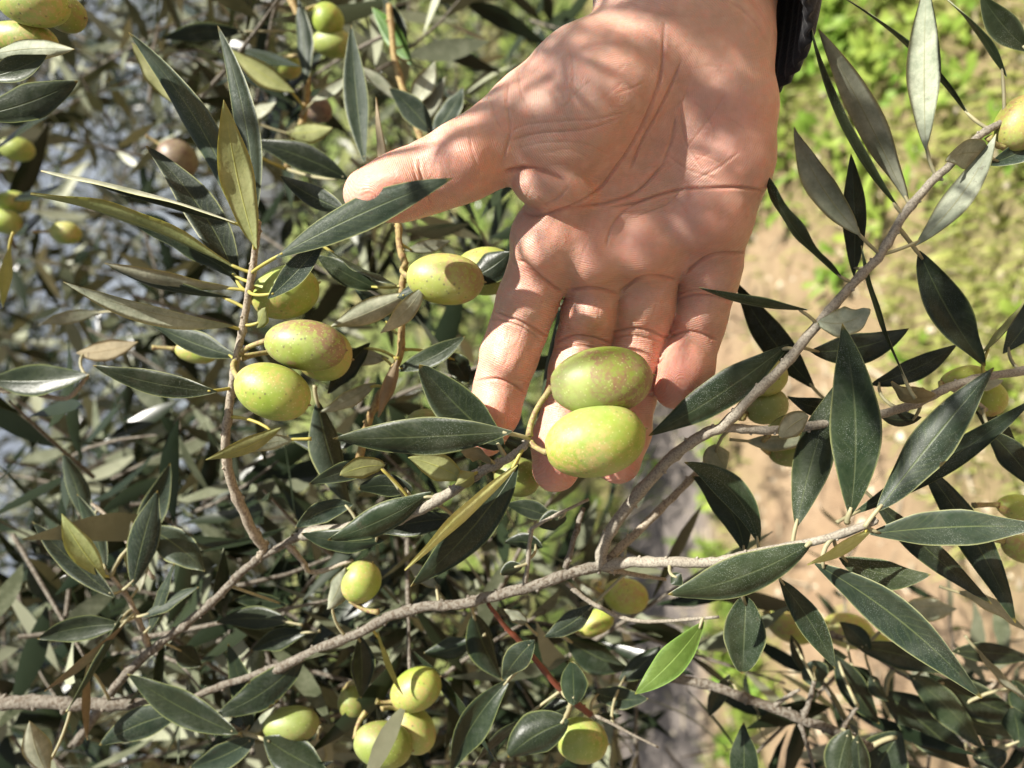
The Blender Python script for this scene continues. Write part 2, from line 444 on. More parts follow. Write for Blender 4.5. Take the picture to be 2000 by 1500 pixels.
def build_grass():
    r = random.Random(5)
    V, F, T = [], [], []
    n = 0
    while n < 44000:
        if n < 38000:
            y = 0.7 + 2.6 * r.random() ** 1.2; x = r.uniform(-1.6, 1.7)
        else:
            y = r.uniform(3.0, 7.5); x = r.uniform(-4, 4)
        g = grass_mask(x, y)
        n += 1
        if r.random() > g ** 1.6: continue
        if r.random() < 0.8 * track_mask(x, y): continue
        cl = 0.5 + 0.5 * nz(x, y, 3.5, 7.7)
        h = r.uniform(0.02, 0.05) * (0.7 + 0.9 * cl); w = r.uniform(0.0018, 0.004) * (1.0 if y < 3.3 else 2.2)
        a = r.uniform(0, 6.28); lean = r.uniform(0.2, 1.1) * h
        dx, dy = math.cos(a), math.sin(a)
        z = ground_h(x, y) - 0.003
        t = min(1, max(0, r.gauss(0.35 + 0.5 * cl, 0.22)))
        b = len(V)
        V += [(x - dy*w, y + dx*w, z), (x + dy*w, y - dx*w, z),
              (x + dx*lean*0.35 - dy*w*0.8, y + dy*lean*0.35 + dx*w*0.8, z + h*0.6), (x + dx*lean*0.35 + dy*w*0.8, y + dy*lean*0.35 - dx*w*0.8, z + h*0.6),
              (x + dx*lean, y + dy*lean, z + h)]
        T += [t] * 5
        F += [(b, b+1, b+3, b+2), (b+2, b+3, b+4)]
    o = mesh_obj("grass", V, F, green_mat("grass_blades", (0.17, 0.27, 0.035), (0.42, 0.43, 0.13), 0.35), smooth=False)
    set_tint(o, T)
    tag(o, "short bright green and straw coloured grass on the earth", None, None, "stuff")
    # broad-leaved weeds on the right-hand side of the ground
    V, F, T = [], [], []
    def weed_leaf(x, y, z, L, W, a, el, t):
        dx, dy = math.cos(a), math.sin(a)
        b = len(V)
        for s, ww, zz in ((0.0, 0.12, 0), (0.35, 0.9, 0.42), (0.7, 0.75, 0.7), (1.0, 0.03, 0.72)):
            cx, cy, cz = x + dx*L*s*math.cos(el), y + dy*L*s*math.cos(el), z + L*zz*math.sin(el) + 0.1*L*s*(1-s)
            V.extend([(cx - dy*W*ww, cy + dx*W*ww, cz + W*0.25*ww), (cx, cy, cz), (cx + dy*W*ww, cy - dx*W*ww, cz + W*0.25*ww)])
            T.extend([t]*3)
        for i in range(3):
            for k in range(2):
                F.append((b+i*3+k, b+i*3+k+1, b+i*3+k+4, b+i*3+k+3))
    spots = []
    for i in range(210):
        x = r.gauss(0.98, 0.35); y = r.gauss(1.55, 0.42)
        spots.append((x, y, r.uniform(0.03, 0.13)))
    for i in range(60):
        spots.append((r.gauss(0.55, 0.5), r.gauss(2.75, 0.3), r.uniform(0.05, 0.22)))
    for i in range(260):
        spots.append((r.uniform(-2.2, 3.0), r.uniform(3.0, 6.0), r.uniform(0.05, 0.3)))
    for i in range(40):
        spots.append((r.gauss(-0.8, 0.25), r.gauss(1.95, 0.07), r.uniform(0.01, 0.06)))
    for x, y, hh in spots:
        if y < 0.9: continue
        z = ground_h(x, y)
        t = r.random()
        for k in range(r.randint(6, 12)):
            weed_leaf(x + r.gauss(0, 0.02), y + r.gauss(0, 0.02), z + r.random() * hh, r.uniform(0.03, 0.075), r.uniform(0.007, 0.017), r.uniform(0, 6.28), r.uniform(0.1, 1.0), min(1, max(0, t + r.gauss(0, 0.2))))
    o = mesh_obj("weed_patch", V, F, green_mat("weed_leaves", (0.14, 0.25, 0.03), (0.30, 0.38, 0.07), 0.4))
    set_tint(o, T)
    tag(o, "low broad-leaved bright green weeds growing on the ground", None, None, "stuff")
    # dead stalks and pebbles
    V, F, T = [], [], []
    for i in range(330):
        x, y = r.uniform(-1.3, 1.4), r.uniform(0.8, 2.3)
        z = ground_h(x, y) + 0.004
        a = r.uniform(0, 6.28); L = r.uniform(0.02, 0.11); w = r.uniform(0.001, 0.0035)
        dx, dy = math.cos(a), math.sin(a); b = len(V)
        V += [(x - dy*w, y + dx*w, z), (x + dy*w, y - dx*w, z), (x, y, z + 2*w),
              (x + dx*L - dy*w, y + dy*L + dx*w, z + 0.006), (x + dx*L + dy*w, y + dy*L - dx*w, z + 0.006), (x + dx*L, y + dy*L, z + 0.006 + 2*w)]
        F += [(b, b+3, b+5, b+2), (b+1, b+2, b+5, b+4)]
        T += [r.random()] * 6
    for i in range(420):
        x, y = r.uniform(-1.4, 1.3), r.uniform(0.8, 2.4)
        s = r.uniform(0.004, 0.017); z = ground_h(x, y)
        b = len(V)
        for k in range(5):
            a = k * 1.2566 + r.uniform(-.3, .3); V.append((x + math.cos(a)*s*r.uniform(.7, 1.2), y + math.sin(a)*s*r.uniform(.7, 1.2), z - 0.002))
        V.append((x + r.uniform(-.3, .3)*s, y, z + s*0.75))
        F += [(b+k, b+(k+1) % 5, b+5) for k in range(5)]
        T += [r.random()] * 6
    o = mesh_obj("ground_litter", V, F, green_mat("litter", (0.36, 0.30, 0.20), (0.46, 0.40, 0.31), 0.0), smooth=False)
    set_tint(o, T)
    tag(o, "dead stalks and small stones scattered over the earth", None, None, "stuff")

build_ground()
build_grass()

# ------------------------------------------------------------------ hand (implicit surface, one continuous mesh)
def Hm(px, py, d):
    return np.array([(px - 1000.0) / FPX * d, (750.0 - py) / FPX * d, -d])

def smin(a, b, k):
    h = np.maximum(k - np.abs(a - b), 0.0) / k
    return np.minimum(a, b) - h * h * k * 0.25

def cone_chain(P, nodes, zs=1.0, k=3.0):
    """smooth union of tapered capsules through (px, py, depth, radius in px)"""
    res = None
    for (x0, y0, d0, r0), (x1, y1, d1, r1) in zip(nodes[:-1], nodes[1:]):
        a, b = Hm(x0, y0, d0), Hm(x1, y1, d1)
        ra, rb = r0 / FPX * d0, r1 / FPX * d1
        S = np.array([1, 1, 1.0 / zs])
        a2, b2 = a * S, b * S
        ab = b2 - a2
        q = P * S - a2
        t = np.clip(q @ ab / (ab @ ab), 0, 1)
        dd = np.sqrt(((q - t[:, None] * ab) ** 2).sum(1)) - (ra + (rb - ra) * t)
        res = dd if res is None else smin(res, dd, k)
    return res

def ellipsoid(P, c, rad, ang=0.0, zrot=0.0):
    """c = (px, py, depth); rad = (px, px, mm deep); ang = image angle of the first axis (clockwise)"""
    C = Hm(*c)
    R = np.array([rad[0] / FPX * c[2], rad[1] / FPX * c[2], rad[2]])
    q = P - C
    ca, sa = math.cos(-ang), math.sin(-ang)
    x = q[:, 0] * ca + q[:, 1] * sa
    y = -q[:, 0] * sa + q[:, 1] * ca
    z = q[:, 2] + zrot * x
    k0 = np.sqrt((x / R[0]) ** 2 + (y / R[1]) ** 2 + (z / R[2]) ** 2)
    k1 = np.sqrt((x / R[0] ** 2) ** 2 + (y / R[1] ** 2) ** 2 + (z / R[2] ** 2) ** 2) + 1e-9
    return k0 * (k0 - 1.0) / k1

FINGERS = [
    [(1064, 465, 249, 60), (1047, 545, 255, 58), (1030, 592, 259, 58), (1014, 640, 262, 55), (995, 695, 265, 55), (978, 750, 266, 50), (963, 805, 266, 50), (950, 852, 265, 40)],
    [(1165, 475, 250, 58), (1160, 570, 257, 49), (1150, 615, 261, 53), (1139, 665, 265, 51), (1126, 728, 268, 53), (1112, 790, 270, 50), (1095, 860, 270, 55), (1085, 914, 268, 47)],
    [(1275, 470, 250, 58), (1264, 560, 257, 54), (1257, 602, 261, 58), (1248, 650, 265, 53), (1240, 710, 268, 54), (1230, 770, 270, 50), (1216, 845, 270, 53), (1207, 902, 268, 44)],
    [(1394, 435, 248, 56), (1390, 515, 255, 57), (1382, 548, 258, 56), (1372, 585, 261, 51), (1366, 620, 263, 51), (1359, 655, 264, 47), (1340, 715, 262, 53), (1321, 754, 260, 45)],
]
PADS = [  # fleshy pads towards the camera
    (1032, 588, 253, 44, 42, 7.0, 1.9), (996, 695, 258, 42, 46, 7.0, 1.85), (962, 812, 259, 38, 52, 6.2, 1.85),
    (1152, 612, 255, 42, 36, 7.2, 1.6), (1126, 725, 261, 42, 46, 6.8, 1.75), (1093, 872, 262, 44, 62, 6.6, 1.8),
    (1259, 598, 255, 46, 38, 7.4, 1.6), (1240, 710, 261, 42, 46, 6.8, 1.7), (1214, 858, 262, 42, 60, 6.4, 1.75),
    (1384, 545, 252, 46, 28, 7.0, 1.75), (1366, 620, 257, 40, 28, 6.4, 1.75), (1334, 722, 255, 44, 56, 6.8, 2.05),
]
THUMB = [(1262, 105, 242, 108), (1150, 166, 240, 113), (1045, 236, 239, 94), (958, 287, 237, 75), (898, 318, 236, 71), (830, 350, 236, 63), (775, 367, 236, 60), (720, 380, 236, 50)]

def hand_sdf(P):
    palm = None
    for nodes in (
        [(1250, 125, 241, 72), (1064, 465, 249, 64)],
        [(1295, 115, 241, 74), (1165, 475, 250, 63)],
        [(1345, 115, 241, 74), (1275, 470, 250, 63)],
        [(1400, 125, 241, 72), (1394, 435, 248, 61)]):
        s = cone_chain(P, nodes)
        palm = s if palm is None else smin(palm, s, 9.0)
    hyp = cone_chain(P, [(1426, 95, 240, 78), (1424, 210, 240, 88), (1420, 310, 242, 88), (1402, 410, 247, 70)], 0.95, 4)
    palm = smin(palm, hyp, 7.0)
    wr = cone_chain(P, [(1340, 60, 241, 150), (1338, 10, 243, 168), (1385, -290, 262, 160)], 0.62, 6)
    palm = smin(palm, wr, 9.0)
    # distal pads under the finger roots and the web between them
    for e in ((1072, 478, 241, 56, 52, 8.0), (1160, 500, 243, 52, 54, 7.0), (1255, 490, 243, 56, 52, 7.5), (1375, 432, 240, 66, 56, 8.5)):
        palm = smin(palm, ellipsoid(P, e[:3], e[3:]), 6.0)
    for e in ((1106, 520, 254, 34, 40, 7.0), (1206, 526, 255, 34, 40, 7.0), (1326, 490, 253, 34, 40, 7.0)):
        palm = smin(palm, ellipsoid(P, e[:3], e[3:]), 5.0)
    th = cone_chain(P, THUMB, 0.86, 5.0)
    th = smin(th, ellipsoid(P, (1165, 210, 231), (150, 96, 12.0), 2.35), 6.0)
    th = smin(th, ellipsoid(P, (765, 368, 230), (70, 44, 7.5), -0.22), 4.0)
    th = smin(th, ellipsoid(P, (905, 318, 229), (58, 56, 8.0), -0.5), 4.0)
    palm = smin(palm, th, 7.0)
    # flesh folded between thumb and index
    palm = smin(palm, ellipsoid(P, (1082, 372, 236), (82, 42, 10.0), 0.18), 3.0)
    palm = smin(palm, ellipsoid(P, (1090, 310, 234), (100, 34, 9.0), 0.05), 3.0)
    fing = None
    for i, nodes in enumerate(FINGERS):
        f = cone_chain(P, nodes, 0.92, 3.0)
        for e in PADS[i*3:i*3+3]:
            f = smin(f, ellipsoid(P, e[:3], (e[4], e[3], e[5]), e[6]), 3.0)
        fing = f if fing is None else smin(fing, f, 0.5)
    hand = smin(palm, fing, 5.0)
    # the hollow of the palm
    hol = ellipsoid(P, (1290, 330, 222), (80, 100, 9.0), 0.3)
    hand = -smin(-hand, hol, 9.0)
    return hand

def surface_nets(f, org, h):
    s = f < 0
    nx, ny, nz_ = f.shape
    cnt = np.zeros((nx-1, ny-1, nz_-1), dtype=np.int8)
    acc = np.zeros((nx-1, ny-1, nz_-1, 3), dtype=np.float32)
    corners = [(i, j, k) for i in (0, 1) for j in (0, 1) for k in (0, 1)]
    def sl(c): return tuple(slice(c[a], f.shape[a] - 1 + c[a]) for a in range(3))
    for a in corners:
        for ax in range(3):
            if a[ax]: continue
            b = list(a); b[ax] = 1; b = tuple(b)
            fa, fb = f[sl(a)], f[sl(b)]
            cross = s[sl(a)] != s[sl(b)]
            t = np.where(cross, fa / np.where(cross, fa - fb, 1), 0)
            cnt += cross
            for q in range(3):
                acc[..., q] += np.where(cross, a[q] + (t if q == ax else 0), 0)
    act = cnt > 0
    idx = -np.ones(act.shape, dtype=np.int64)
    cells = np.argwhere(act)
    idx[act] = np.arange(len(cells))
    V = org + (cells + acc[act] / cnt[act][:, None]) * h
    quads = []
    for ax in range(3):
        u, v = (ax + 1) % 3, (ax + 2) % 3
        lo = [slice(None)] * 3; hi = [slice(None)] * 3
        lo[ax] = slice(0, -1); hi[ax] = slice(1, None)
        for w in (u, v): lo[w] = slice(1, -1); hi[w] = slice(1, -1)
        a, b = s[tuple(lo)], s[tuple(hi)]
        e = np.argwhere(a != b)
        ins = a[tuple(e.T)]
        e[:, u] += 1; e[:, v] += 1
        def cell(du, dv):
            c = e.copy(); c[:, u] -= du; c[:, v] -= dv
            return idx[c[:, 0], c[:, 1], c[:, 2]]
        q = np.stack([cell(1, 1), cell(0, 1), cell(0, 0), cell(1, 0)], 1)
        q[~ins] = q[~ins][:, ::-1]
        quads.append(q)
    return V, np.concatenate(quads)

CREASES = [  # depth mm, half-width px, photo pixels
    (1.2, 4.6, [(1298, 46), (1292, 138), (1279, 184), (1247, 258), (1206, 322), (1160, 377), (1100, 409), (1045, 421), (1022, 414)]),
    (1.0, 4.0, [(1330, 120), (1302, 184), (1256, 271), (1229, 331)]),
    (1.2, 4.5, [(1100, 409), (1169, 400), (1229, 382), (1262, 358), (1293, 322)]),
    (0.8, 4.0, [(1293, 322), (1312, 270), (1318, 230)]),
    (1.3, 4.5, [(1497, 374), (1460, 368), (1422, 366), (1370, 368), (1330, 370), (1284, 382), (1240, 397), (1195, 405)]),
    (0.7, 4.0, [(1255, 392), (1215, 415), (1192, 448), (1185, 480)]),
    (0.6, 4.0, [(1330, 372), (1300, 400), (1250, 420)]),
    (0.4, 4.0, [(999, 258), (1026, 244), (1100, 236), (1169, 232), (1240, 212)]),
    (0.5, 4.0, [(999, 274), (1054, 260), (1146, 252), (1215, 228)]),
    (0.3, 4.0, [(1010, 290), (1070, 278), (1140, 280), (1185, 300)]),
    (0.25, 4.0, [(1060, 300), (1110, 292), (1160, 315)]),
    (0.55, 4.0, [(994, 147), (990, 202), (996, 258), (980, 322)]),
    (0.35, 4.0, [(957, 193), (971, 239), (994, 267)]),
    (0.35, 3.5, [(1012, 125), (1018, 180), (1045, 236)]),
    (1.7, 6.0, [(985, 336), (1010, 330), (1035, 328), (1077, 338), (1105, 350)]),
    (0.5, 4.0, [(1060, 400), (1090, 385), (1110, 365)]),
    (0.6, 4.0, [(818, 312), (822, 340), (832, 372), (840, 400)]),
    (0.35, 3.5, [(806, 318), (812, 345), (820, 370)]),
    (0.3, 3.5, [(915, 250), (922, 290), (935, 330)]),
    (1.0, 4.5, [(1015, 508), (1028, 516), (1056, 540), (1084, 560), (1100, 568)]),
    (0.9, 4.0, [(964, 610), (1000, 622), (1032, 636), (1072, 658)]),
    (0.6, 3.5, [(958, 624), (985, 627), (1020, 640), (1056, 664)]),
    (0.9, 4.0, [(928, 744), (968, 740), (1000, 750), (1028, 768)]),
    (1.0, 4.5, [(1108, 567), (1130, 564), (1152, 562), (1180, 566), (1208, 574)]),
    (0.9, 4.0, [(1084, 668), (1120, 656), (1160, 660), (1194, 672)]),
    (0.6, 3.5, [(1080, 684), (1110, 678), (1140, 676), (1180, 684)]),
    (0.8, 4.0, [(1062, 790), (1110, 784), (1160, 792)]),
    (1.0, 4.5, [(1210, 572), (1228, 556), (1252, 542), (1288, 540), (1322, 546)]),
    (0.9, 4.0, [(1192, 650), (1232, 642), (1264, 644), (1304, 660)]),
    (0.5, 3.5, [(1194, 664), (1230, 656), (1262, 660), (1290, 668)]),
    (0.8, 4.0, [(1182, 770), (1230, 764), (1278, 772)]),
    (1.1, 4.5, [(1340, 532), (1352, 520), (1380, 502), (1412, 496), (1458, 494)]),
    (0.8, 4.0, [(1322, 584), (1360, 576), (1396, 580), (1432, 590)]),
    (0.4, 3.5, [(1320, 574), (1360, 566), (1400, 571)]),
    (0.9, 4.0, [(1304, 658), (1340, 648), (1372, 652), (1402, 666)]),
    (0.2, 5.0, [(1200, -6), (1290, 28), (1400, 34), (1470, 22)]),
    (0.5, 5.0, [(1420, 2), (1452, 22), (1480, 52), (1500, 90)]),
    (0.4, 5.0, [(1450, -10), (1478, 15), (1500, 50)]),
    (0.3, 4.0, [(1420, 180), (1380, 240), (1340, 290)]),
    (0.3, 4.0, [(1350, 150), (1330, 220), (1340, 280), (1370, 330)]),
    (0.35, 4.0, [(1440, 300), (1400, 330), (1360, 350)]),
    (0.3, 4.0, [(1300, 300), (1340, 330), (1400, 350)]),
    (0.3, 4.0, [(1110, 90), (1120, 140), (1112, 200)]),
]
rc = random.Random(77)
for _ in range(46):      # the fine net of short lines all palms have
    x0, y0 = rc.uniform(1030, 1470), rc.uniform(120, 470)
    a = rc.choice([0.2, 1.1, 2.0, 2.5, 2.8]) + rc.gauss(0, 0.3); L = rc.uniform(30, 90)
    CREASES.append((rc.uniform(0.10, 0.24), 3.0, [(x0, y0), (x0 + math.cos(a)*L*.5 + rc.gauss(0, 4), y0 + math.sin(a)*L*.5 + rc.gauss(0, 4)), (x0 + math.cos(a)*L, y0 + math.sin(a)*L)]))
for f in FINGERS:        # lengthwise and cross wrinkles of the finger skin
    for _ in range(12):
        i = rc.randint(1, 5); n0 = f[i]; n1 = f[i+1]; t = rc.random()
        cx = n0[0] + (n1[0]-n0[0])*t + rc.uniform(-.6, .6)*n0[3]; cy = n0[1] + (n1[1]-n0[1])*t
        ux, uy = n1[0]-n0[0], n1[1]-n0[1]; q = math.hypot(ux, uy); ux /= q; uy /= q
        L = rc.uniform(12, 30)
        CREASES.append((rc.uniform(0.08, 0.2), 2.8, [(cx - ux*L, cy - uy*L), (cx + rc.gauss(0, 3), cy), (cx + ux*L, cy + uy*L)]))

def skin_material():
    m = NT("skin")
    tc = m.n("TexCoord"); p = tc.outputs["Object"]
    bl = m.n("Attribute", attribute_name="blush").outputs["Fac"]
    cr = m.n("Attribute", attribute_name="crease").outputs["Fac"]
    n1 = m.noise(85, 6, 0.72, p); n2 = m.noise(260, 5, 0.7, p); n3 = m.noise(24, 3, 0.5, p)
    col = m.mix(m.ramp(n1, [(0.40, 0.0), (0.60, 1.0)]), (0.45, 0.275, 0.205), (0.545, 0.32, 0.25))
    col = m.mix(m.math('MULTIPLY', m.ramp(n3, [(0.45, 0.0), (0.7, 1.0)]), 0.35), col, (0.58, 0.385, 0.27))
    col = m.mix(m.math('MULTIPLY', m.ramp(n2, [(0.48, 0.0), (0.64, 1.0)]), 0.5), col, (0.62, 0.28, 0.20))
    vs = m.n("TexVoronoi"); vs.inputs["Scale"].default_value = 230; m.l(p, vs.inputs["Vector"])
    col = m.mix(m.math('MULTIPLY', m.ramp(vs.outputs["Distance"], [(0.12, 1.0), (0.45, 0.0)]), 0.16), col, (0.72, 0.50, 0.40))
    col = m.mix(m.math('MULTIPLY', bl, 0.7), col, (0.62, 0.25, 0.185))
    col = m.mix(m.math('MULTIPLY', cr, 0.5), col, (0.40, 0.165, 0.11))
    dirt = m.noise(900, 2, 0.5, p)
    col = m.mix(m.math('MULTIPLY', m.ramp(dirt, [(0.74, 0.0), (0.78, 1.0)]), 0.35), col, (0.12, 0.06, 0.04))
    # friction ridges
    wv = m.n("TexWave", wave_type='BANDS', bands_direction='X')
    at = m.n("Attribute", attribute_name="ridge")
    m.l(at.outputs["Vector"], wv.inputs["Vector"])
    wv.inputs["Scale"].default_value = 0.44; wv.inputs["Distortion"].default_value = 4.0; wv.inputs["Detail"].default_value = 2.0
    wv.inputs["Detail Scale"].default_value = 0.35
    cells = m.n("TexVoronoi"); cells.inputs["Scale"].default_value = 1300; m.l(p, cells.inputs["Vector"])
    fine = m.noise(1500, 3, 0.6, p)
    h = m.math('ADD', m.math('MULTIPLY', wv.outputs["Fac"], 0.55), m.math('MULTIPLY', fine, 0.55))
    h = m.math('ADD', h, m.math('MULTIPLY', cells.outputs["Distance"], 0.35))
    nb = m.bump(h, 0.55, 0.00028)
    nb = m.bump(m.noise(330, 4, 0.65, p), 0.42, 0.0008, nb)
    rg = m.n("MapRange"); m.l(n2, rg.inputs[0]); rg.inputs[3].default_value = 0.36; rg.inputs[4].default_value = 0.56
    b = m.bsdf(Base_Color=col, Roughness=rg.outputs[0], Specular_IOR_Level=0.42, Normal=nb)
    b.subsurface_method = 'RANDOM_WALK'
    b.inputs["Subsurface Weight"].default_value = 0.85
    b.inputs["Subsurface Radius"].default_value = (1.0, 0.32, 0.16)
    b.inputs["Subsurface Scale"].default_value = 0.0020
    m.l(b.outputs[0], m.out.inputs[0])
    return m.mat

def build_hand():
    h = 0.8
    lo = np.array([-82.0, -48.0, -286.0]); hi = np.array([104.0, 196.0, -200.0])
    # evaluate coarsely, then finely only near the surface
    ax = [np.arange(lo[i], hi[i] + h, h) for i in range(3)]
    shp = tuple(len(a) for a in ax)
    ca = [a[::6] for a in ax]
    G = np.stack(np.meshgrid(*ca, indexing='ij'), -1).reshape(-1, 3)
    fc = hand_sdf(G).reshape([len(a) for a in ca])
    near = np.abs(fc) < 13.0
    full = np.full(shp, 50.0, dtype=np.float32)
    up = fc.repeat(6, 0).repeat(6, 1).repeat(6, 2)[:shp[0], :shp[1], :shp[2]]
    full[...] = up
    mask = near.repeat(6, 0).repeat(6, 1).repeat(6, 2)[:shp[0], :shp[1], :shp[2]]
    ii = np.argwhere(mask)
    PP = lo + ii * h
    vals = np.empty(len(PP), dtype=np.float32)
    for s in range(0, len(PP), 200000):
        vals[s:s+200000] = hand_sdf(PP[s:s+200000])
    full[mask] = vals
    V, Q = surface_nets(full, lo, h)
    me = bpy.data.meshes.new("hand")
    me.from_pydata(V.tolist(), [], Q.tolist())
    o = bpy.data.objects.new("hand", me); COL.objects.link(o)
    sm = o.modifiers.new("s", 'SMOOTH'); sm.iterations = 3; sm.factor = 0.5
    ss = o.modifiers.new("u", 'SUBSURF'); ss.levels = 1; ss.render_levels = 1
    dg = bpy.context.evaluated_depsgraph_get()
    me2 = bpy.data.meshes.new_from_object(o.evaluated_get(dg))
    o.modifiers.clear(); o.data = me2; bpy.data.meshes.remove(me)
    me2.name = "hand"
    n = len(me2.vertices)
    co = np.empty(n * 3, dtype=np.float32); me2.vertices.foreach_get("co", co); co = co.reshape(-1, 3).astype(np.float64)
    no = np.empty(n * 3, dtype=np.float32); me2.vertices.foreach_get("normal", no); no = no.reshape(-1, 3).astype(np.float64)
    d = -co[:, 2]
    px = 1000 + FPX * co[:, 0] / d; py = 750 - FPX * co[:, 1] / d
    vd = -co / np.linalg.norm(co, axis=1)[:, None]
    facing = np.clip(((no * vd).sum(1) - 0.05) / 0.3, 0, 1)
    disp = np.zeros(n); crease = np.zeros(n)
    for dep, wid, pl in CREASES:
        wid *= 0.70; dep *= (0.9 if pl[0][1] > 500 and len(pl) > 3 else 0.75)
        pl = catmull(pl, 6)
        pl = np.array(pl)
        x0, y0 = pl.min(0) - 6 * wid; x1, y1 = pl.max(0) + 6 * wid
        sel = np.where((px > x0) & (px < x1) & (py > y0) & (py < y1) & (facing > 0))[0]
        if not len(sel): continue
        best = np.full(len(sel), 1e9); tt = np.zeros(len(sel))
        X, Y = px[sel], py[sel]
        for i, (a, b) in enumerate(zip(pl[:-1], pl[1:])):
            ab = b - a; L2 = ab @ ab + 1e-9
            t = np.clip(((X - a[0]) * ab[0] + (Y - a[1]) * ab[1]) / L2, 0, 1)
            q = np.hypot(X - a[0] - t * ab[0], Y - a[1] - t * ab[1])
            c = q < best; best[c] = q[c]; tt[c] = (i + t[c]) / (len(pl) - 1)
        fade = np.clip(np.minimum(tt, 1 - tt) * 7 + 0.25, 0, 1)
        g = np.exp(-(best / wid) ** 2)
        k = dep * facing[sel] * fade
        disp[sel] -= k * g
        disp[sel] += 0.16 * k * np.exp(-(best / (3.0 * wid)) ** 2)
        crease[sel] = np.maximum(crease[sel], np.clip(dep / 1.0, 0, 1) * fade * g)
    # gentle unevenness of flesh
    disp += np.array([0.35 * mnoise.noise(Vector(c * 0.09)) + 0.12 * mnoise.noise(Vector(c * 0.27)) for c in co])
    co2 = co + no * disp[:, None]
    # blood in fingertips, finger pads, thumb and the mounds of the palm
    blush = np.zeros(n)
    for x, y, r, a in ((948, 850, 75, .9), (1085, 915, 75, .8), (1207, 900, 75, .8), (1330, 735, 80, .9), (730, 378, 70, .75), (1130, 725, 45, .35), (1240, 712, 45, .4), (985, 700, 40, .4),
                       (1160, 500, 60, .30), (1260, 500, 60, .30), (1430, 250, 110, .35), (1050, 540, 40, .25), (1395, 440, 70, .35), (900, 320, 70, .35), (1330, 270, 60, .2)):
        blush = np.maximum(blush, a * np.exp(-((px - x) ** 2 + (py - y) ** 2) / r ** 2))
    # direction field for the friction ridges, in mm across / along
    rid = np.zeros((n, 3))
    tipc = np.array([(948, 838), (1086, 892), (1209, 880), (1328, 728), (735, 378)])
    cxy = co[:, :2]
    rid[:, 0] = np.hypot(px - 1215, (py - 190) * 1.0) * 0.172
    for tx, ty in tipc:
        q = np.hypot(px - tx, (py - ty) * 0.8) * 0.18
        rid[:, 0] += 7.5 * np.exp(-(q / 6.0) ** 2)
    W3 = np.array([list(RIGHT), list(UP), list(-VIEW)])
    world_co = (co2 / 1000.0) @ W3 + np.array(CAM)
    base = U(1340, 60, 241)
    local = world_co - np.array(base)
    me2.vertices.foreach_set("co", local.astype(np.float32).ravel())
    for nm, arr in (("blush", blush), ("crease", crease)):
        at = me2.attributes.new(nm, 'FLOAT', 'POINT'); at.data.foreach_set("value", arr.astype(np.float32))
    at = me2.attributes.new("ridge", 'FLOAT_VECTOR', 'POINT'); at.data.foreach_set("vector", rid.astype(np.float32).ravel())
    me2.polygons.foreach_set("use_smooth", np.ones(len(me2.polygons), dtype=bool))
    me2.materials.clear(); me2.materials.append(skin_material())
    me2.update()
    root = empty("person", base)
    tag(root, "open palm supporting a pair of olives, dark ribbed sleeve at the wrist", "hand")
    o.parent = root
    # sleeve with a ribbed cuff
    m = NT("black_knit")
    tc = m.n("TexCoord")
    n1 = m.noise(900, 3, 0.7, tc.outputs["Object"])
    col = m.mix(n1, (0.006, 0.006, 0.007), (0.022, 0.022, 0.024))
    b = m.bsdf(Base_Color=col, Roughness=0.9, Specular_IOR_Level=0.2, Sheen_Weight=0.25, Normal=m.bump(n1, 0.6, 0.0008))
    m.l(b.outputs[0], m.out.inputs[0])
    def mmw(v): return (np.array(v) / 1000.0) @ W3 + np.array(CAM)
    c0 = Hm(1364, 32, 246)
    axis = Hm(1432, -330, 275) - c0; axis /= np.linalg.norm(axis)
    ex = np.array([1.0, 0, 0]); ex -= axis * (ex @ axis); ex /= np.linalg.norm(ex)
    ez = np.cross(ex, axis); ez /= np.linalg.norm(ez)
    if ez[2] < 0: ez = -ez
    NR, NT_ = 46, 46 * 8
    def shell(prof, ribs):
        Vv, Ff = [], []
        for (s, r, amp) in prof:
            for k in range(NT_):
                a = 2 * math.pi * k / NT_
                rr = 1 + 0.05 * math.sin(2*a + 1.0 + s * 0.02)
                rib = amp * (math.cos(NR * a))
                q = c0 + axis * (s + 11.0 * math.sin(a) - 9.0 * math.cos(a) * (1 if s < 30 else 0.4) + 2.0 * math.sin(3*a)) + ex * (math.cos(a) * (r * 1.0 * rr + rib)) + ez * (math.sin(a) * (r * 0.80 * rr + rib))
                Vv.append(tuple(mmw(q) - np.array(base)))
        for i in range(len(prof) - 1):
            for k in range(NT_):
                k2 = (k + 1) % NT_
                Ff.append((i*NT_ + k, (i+1)*NT_ + k, (i+1)*NT_ + k2, i*NT_ + k2))
        return Vv, Ff
    cuff = [(50, 31.0, 0.0), (20, 31.5, .3), (3, 31.8, .4), (0.5, 32.4, .5), (-0.8, 33.3, .6), (0.4, 34.4, .75), (4, 35.0, .8), (14, 35.6, .8), (26, 36.0, .8), (40, 36.2, .8), (54, 36.0, .7), (58, 36.4, .2)]
    slv = [(56, 36.6, 0), (58, 38.0, 0), (64, 41, 0), (80, 43, 0), (120, 45, 0), (200, 48, 0), (300, 52, 0)]
    V1, F1 = shell(slv, 0); s_o = mesh_obj("sleeve", V1, F1, m.mat); s_o.parent = root
    V2, F2 = shell(cuff, 1); c_o = mesh_obj("cuff", V2, F2, m.mat); c_o.parent = s_o
    c_o["label"] = "dark ribbed knit cuff"
    return o
build_hand()

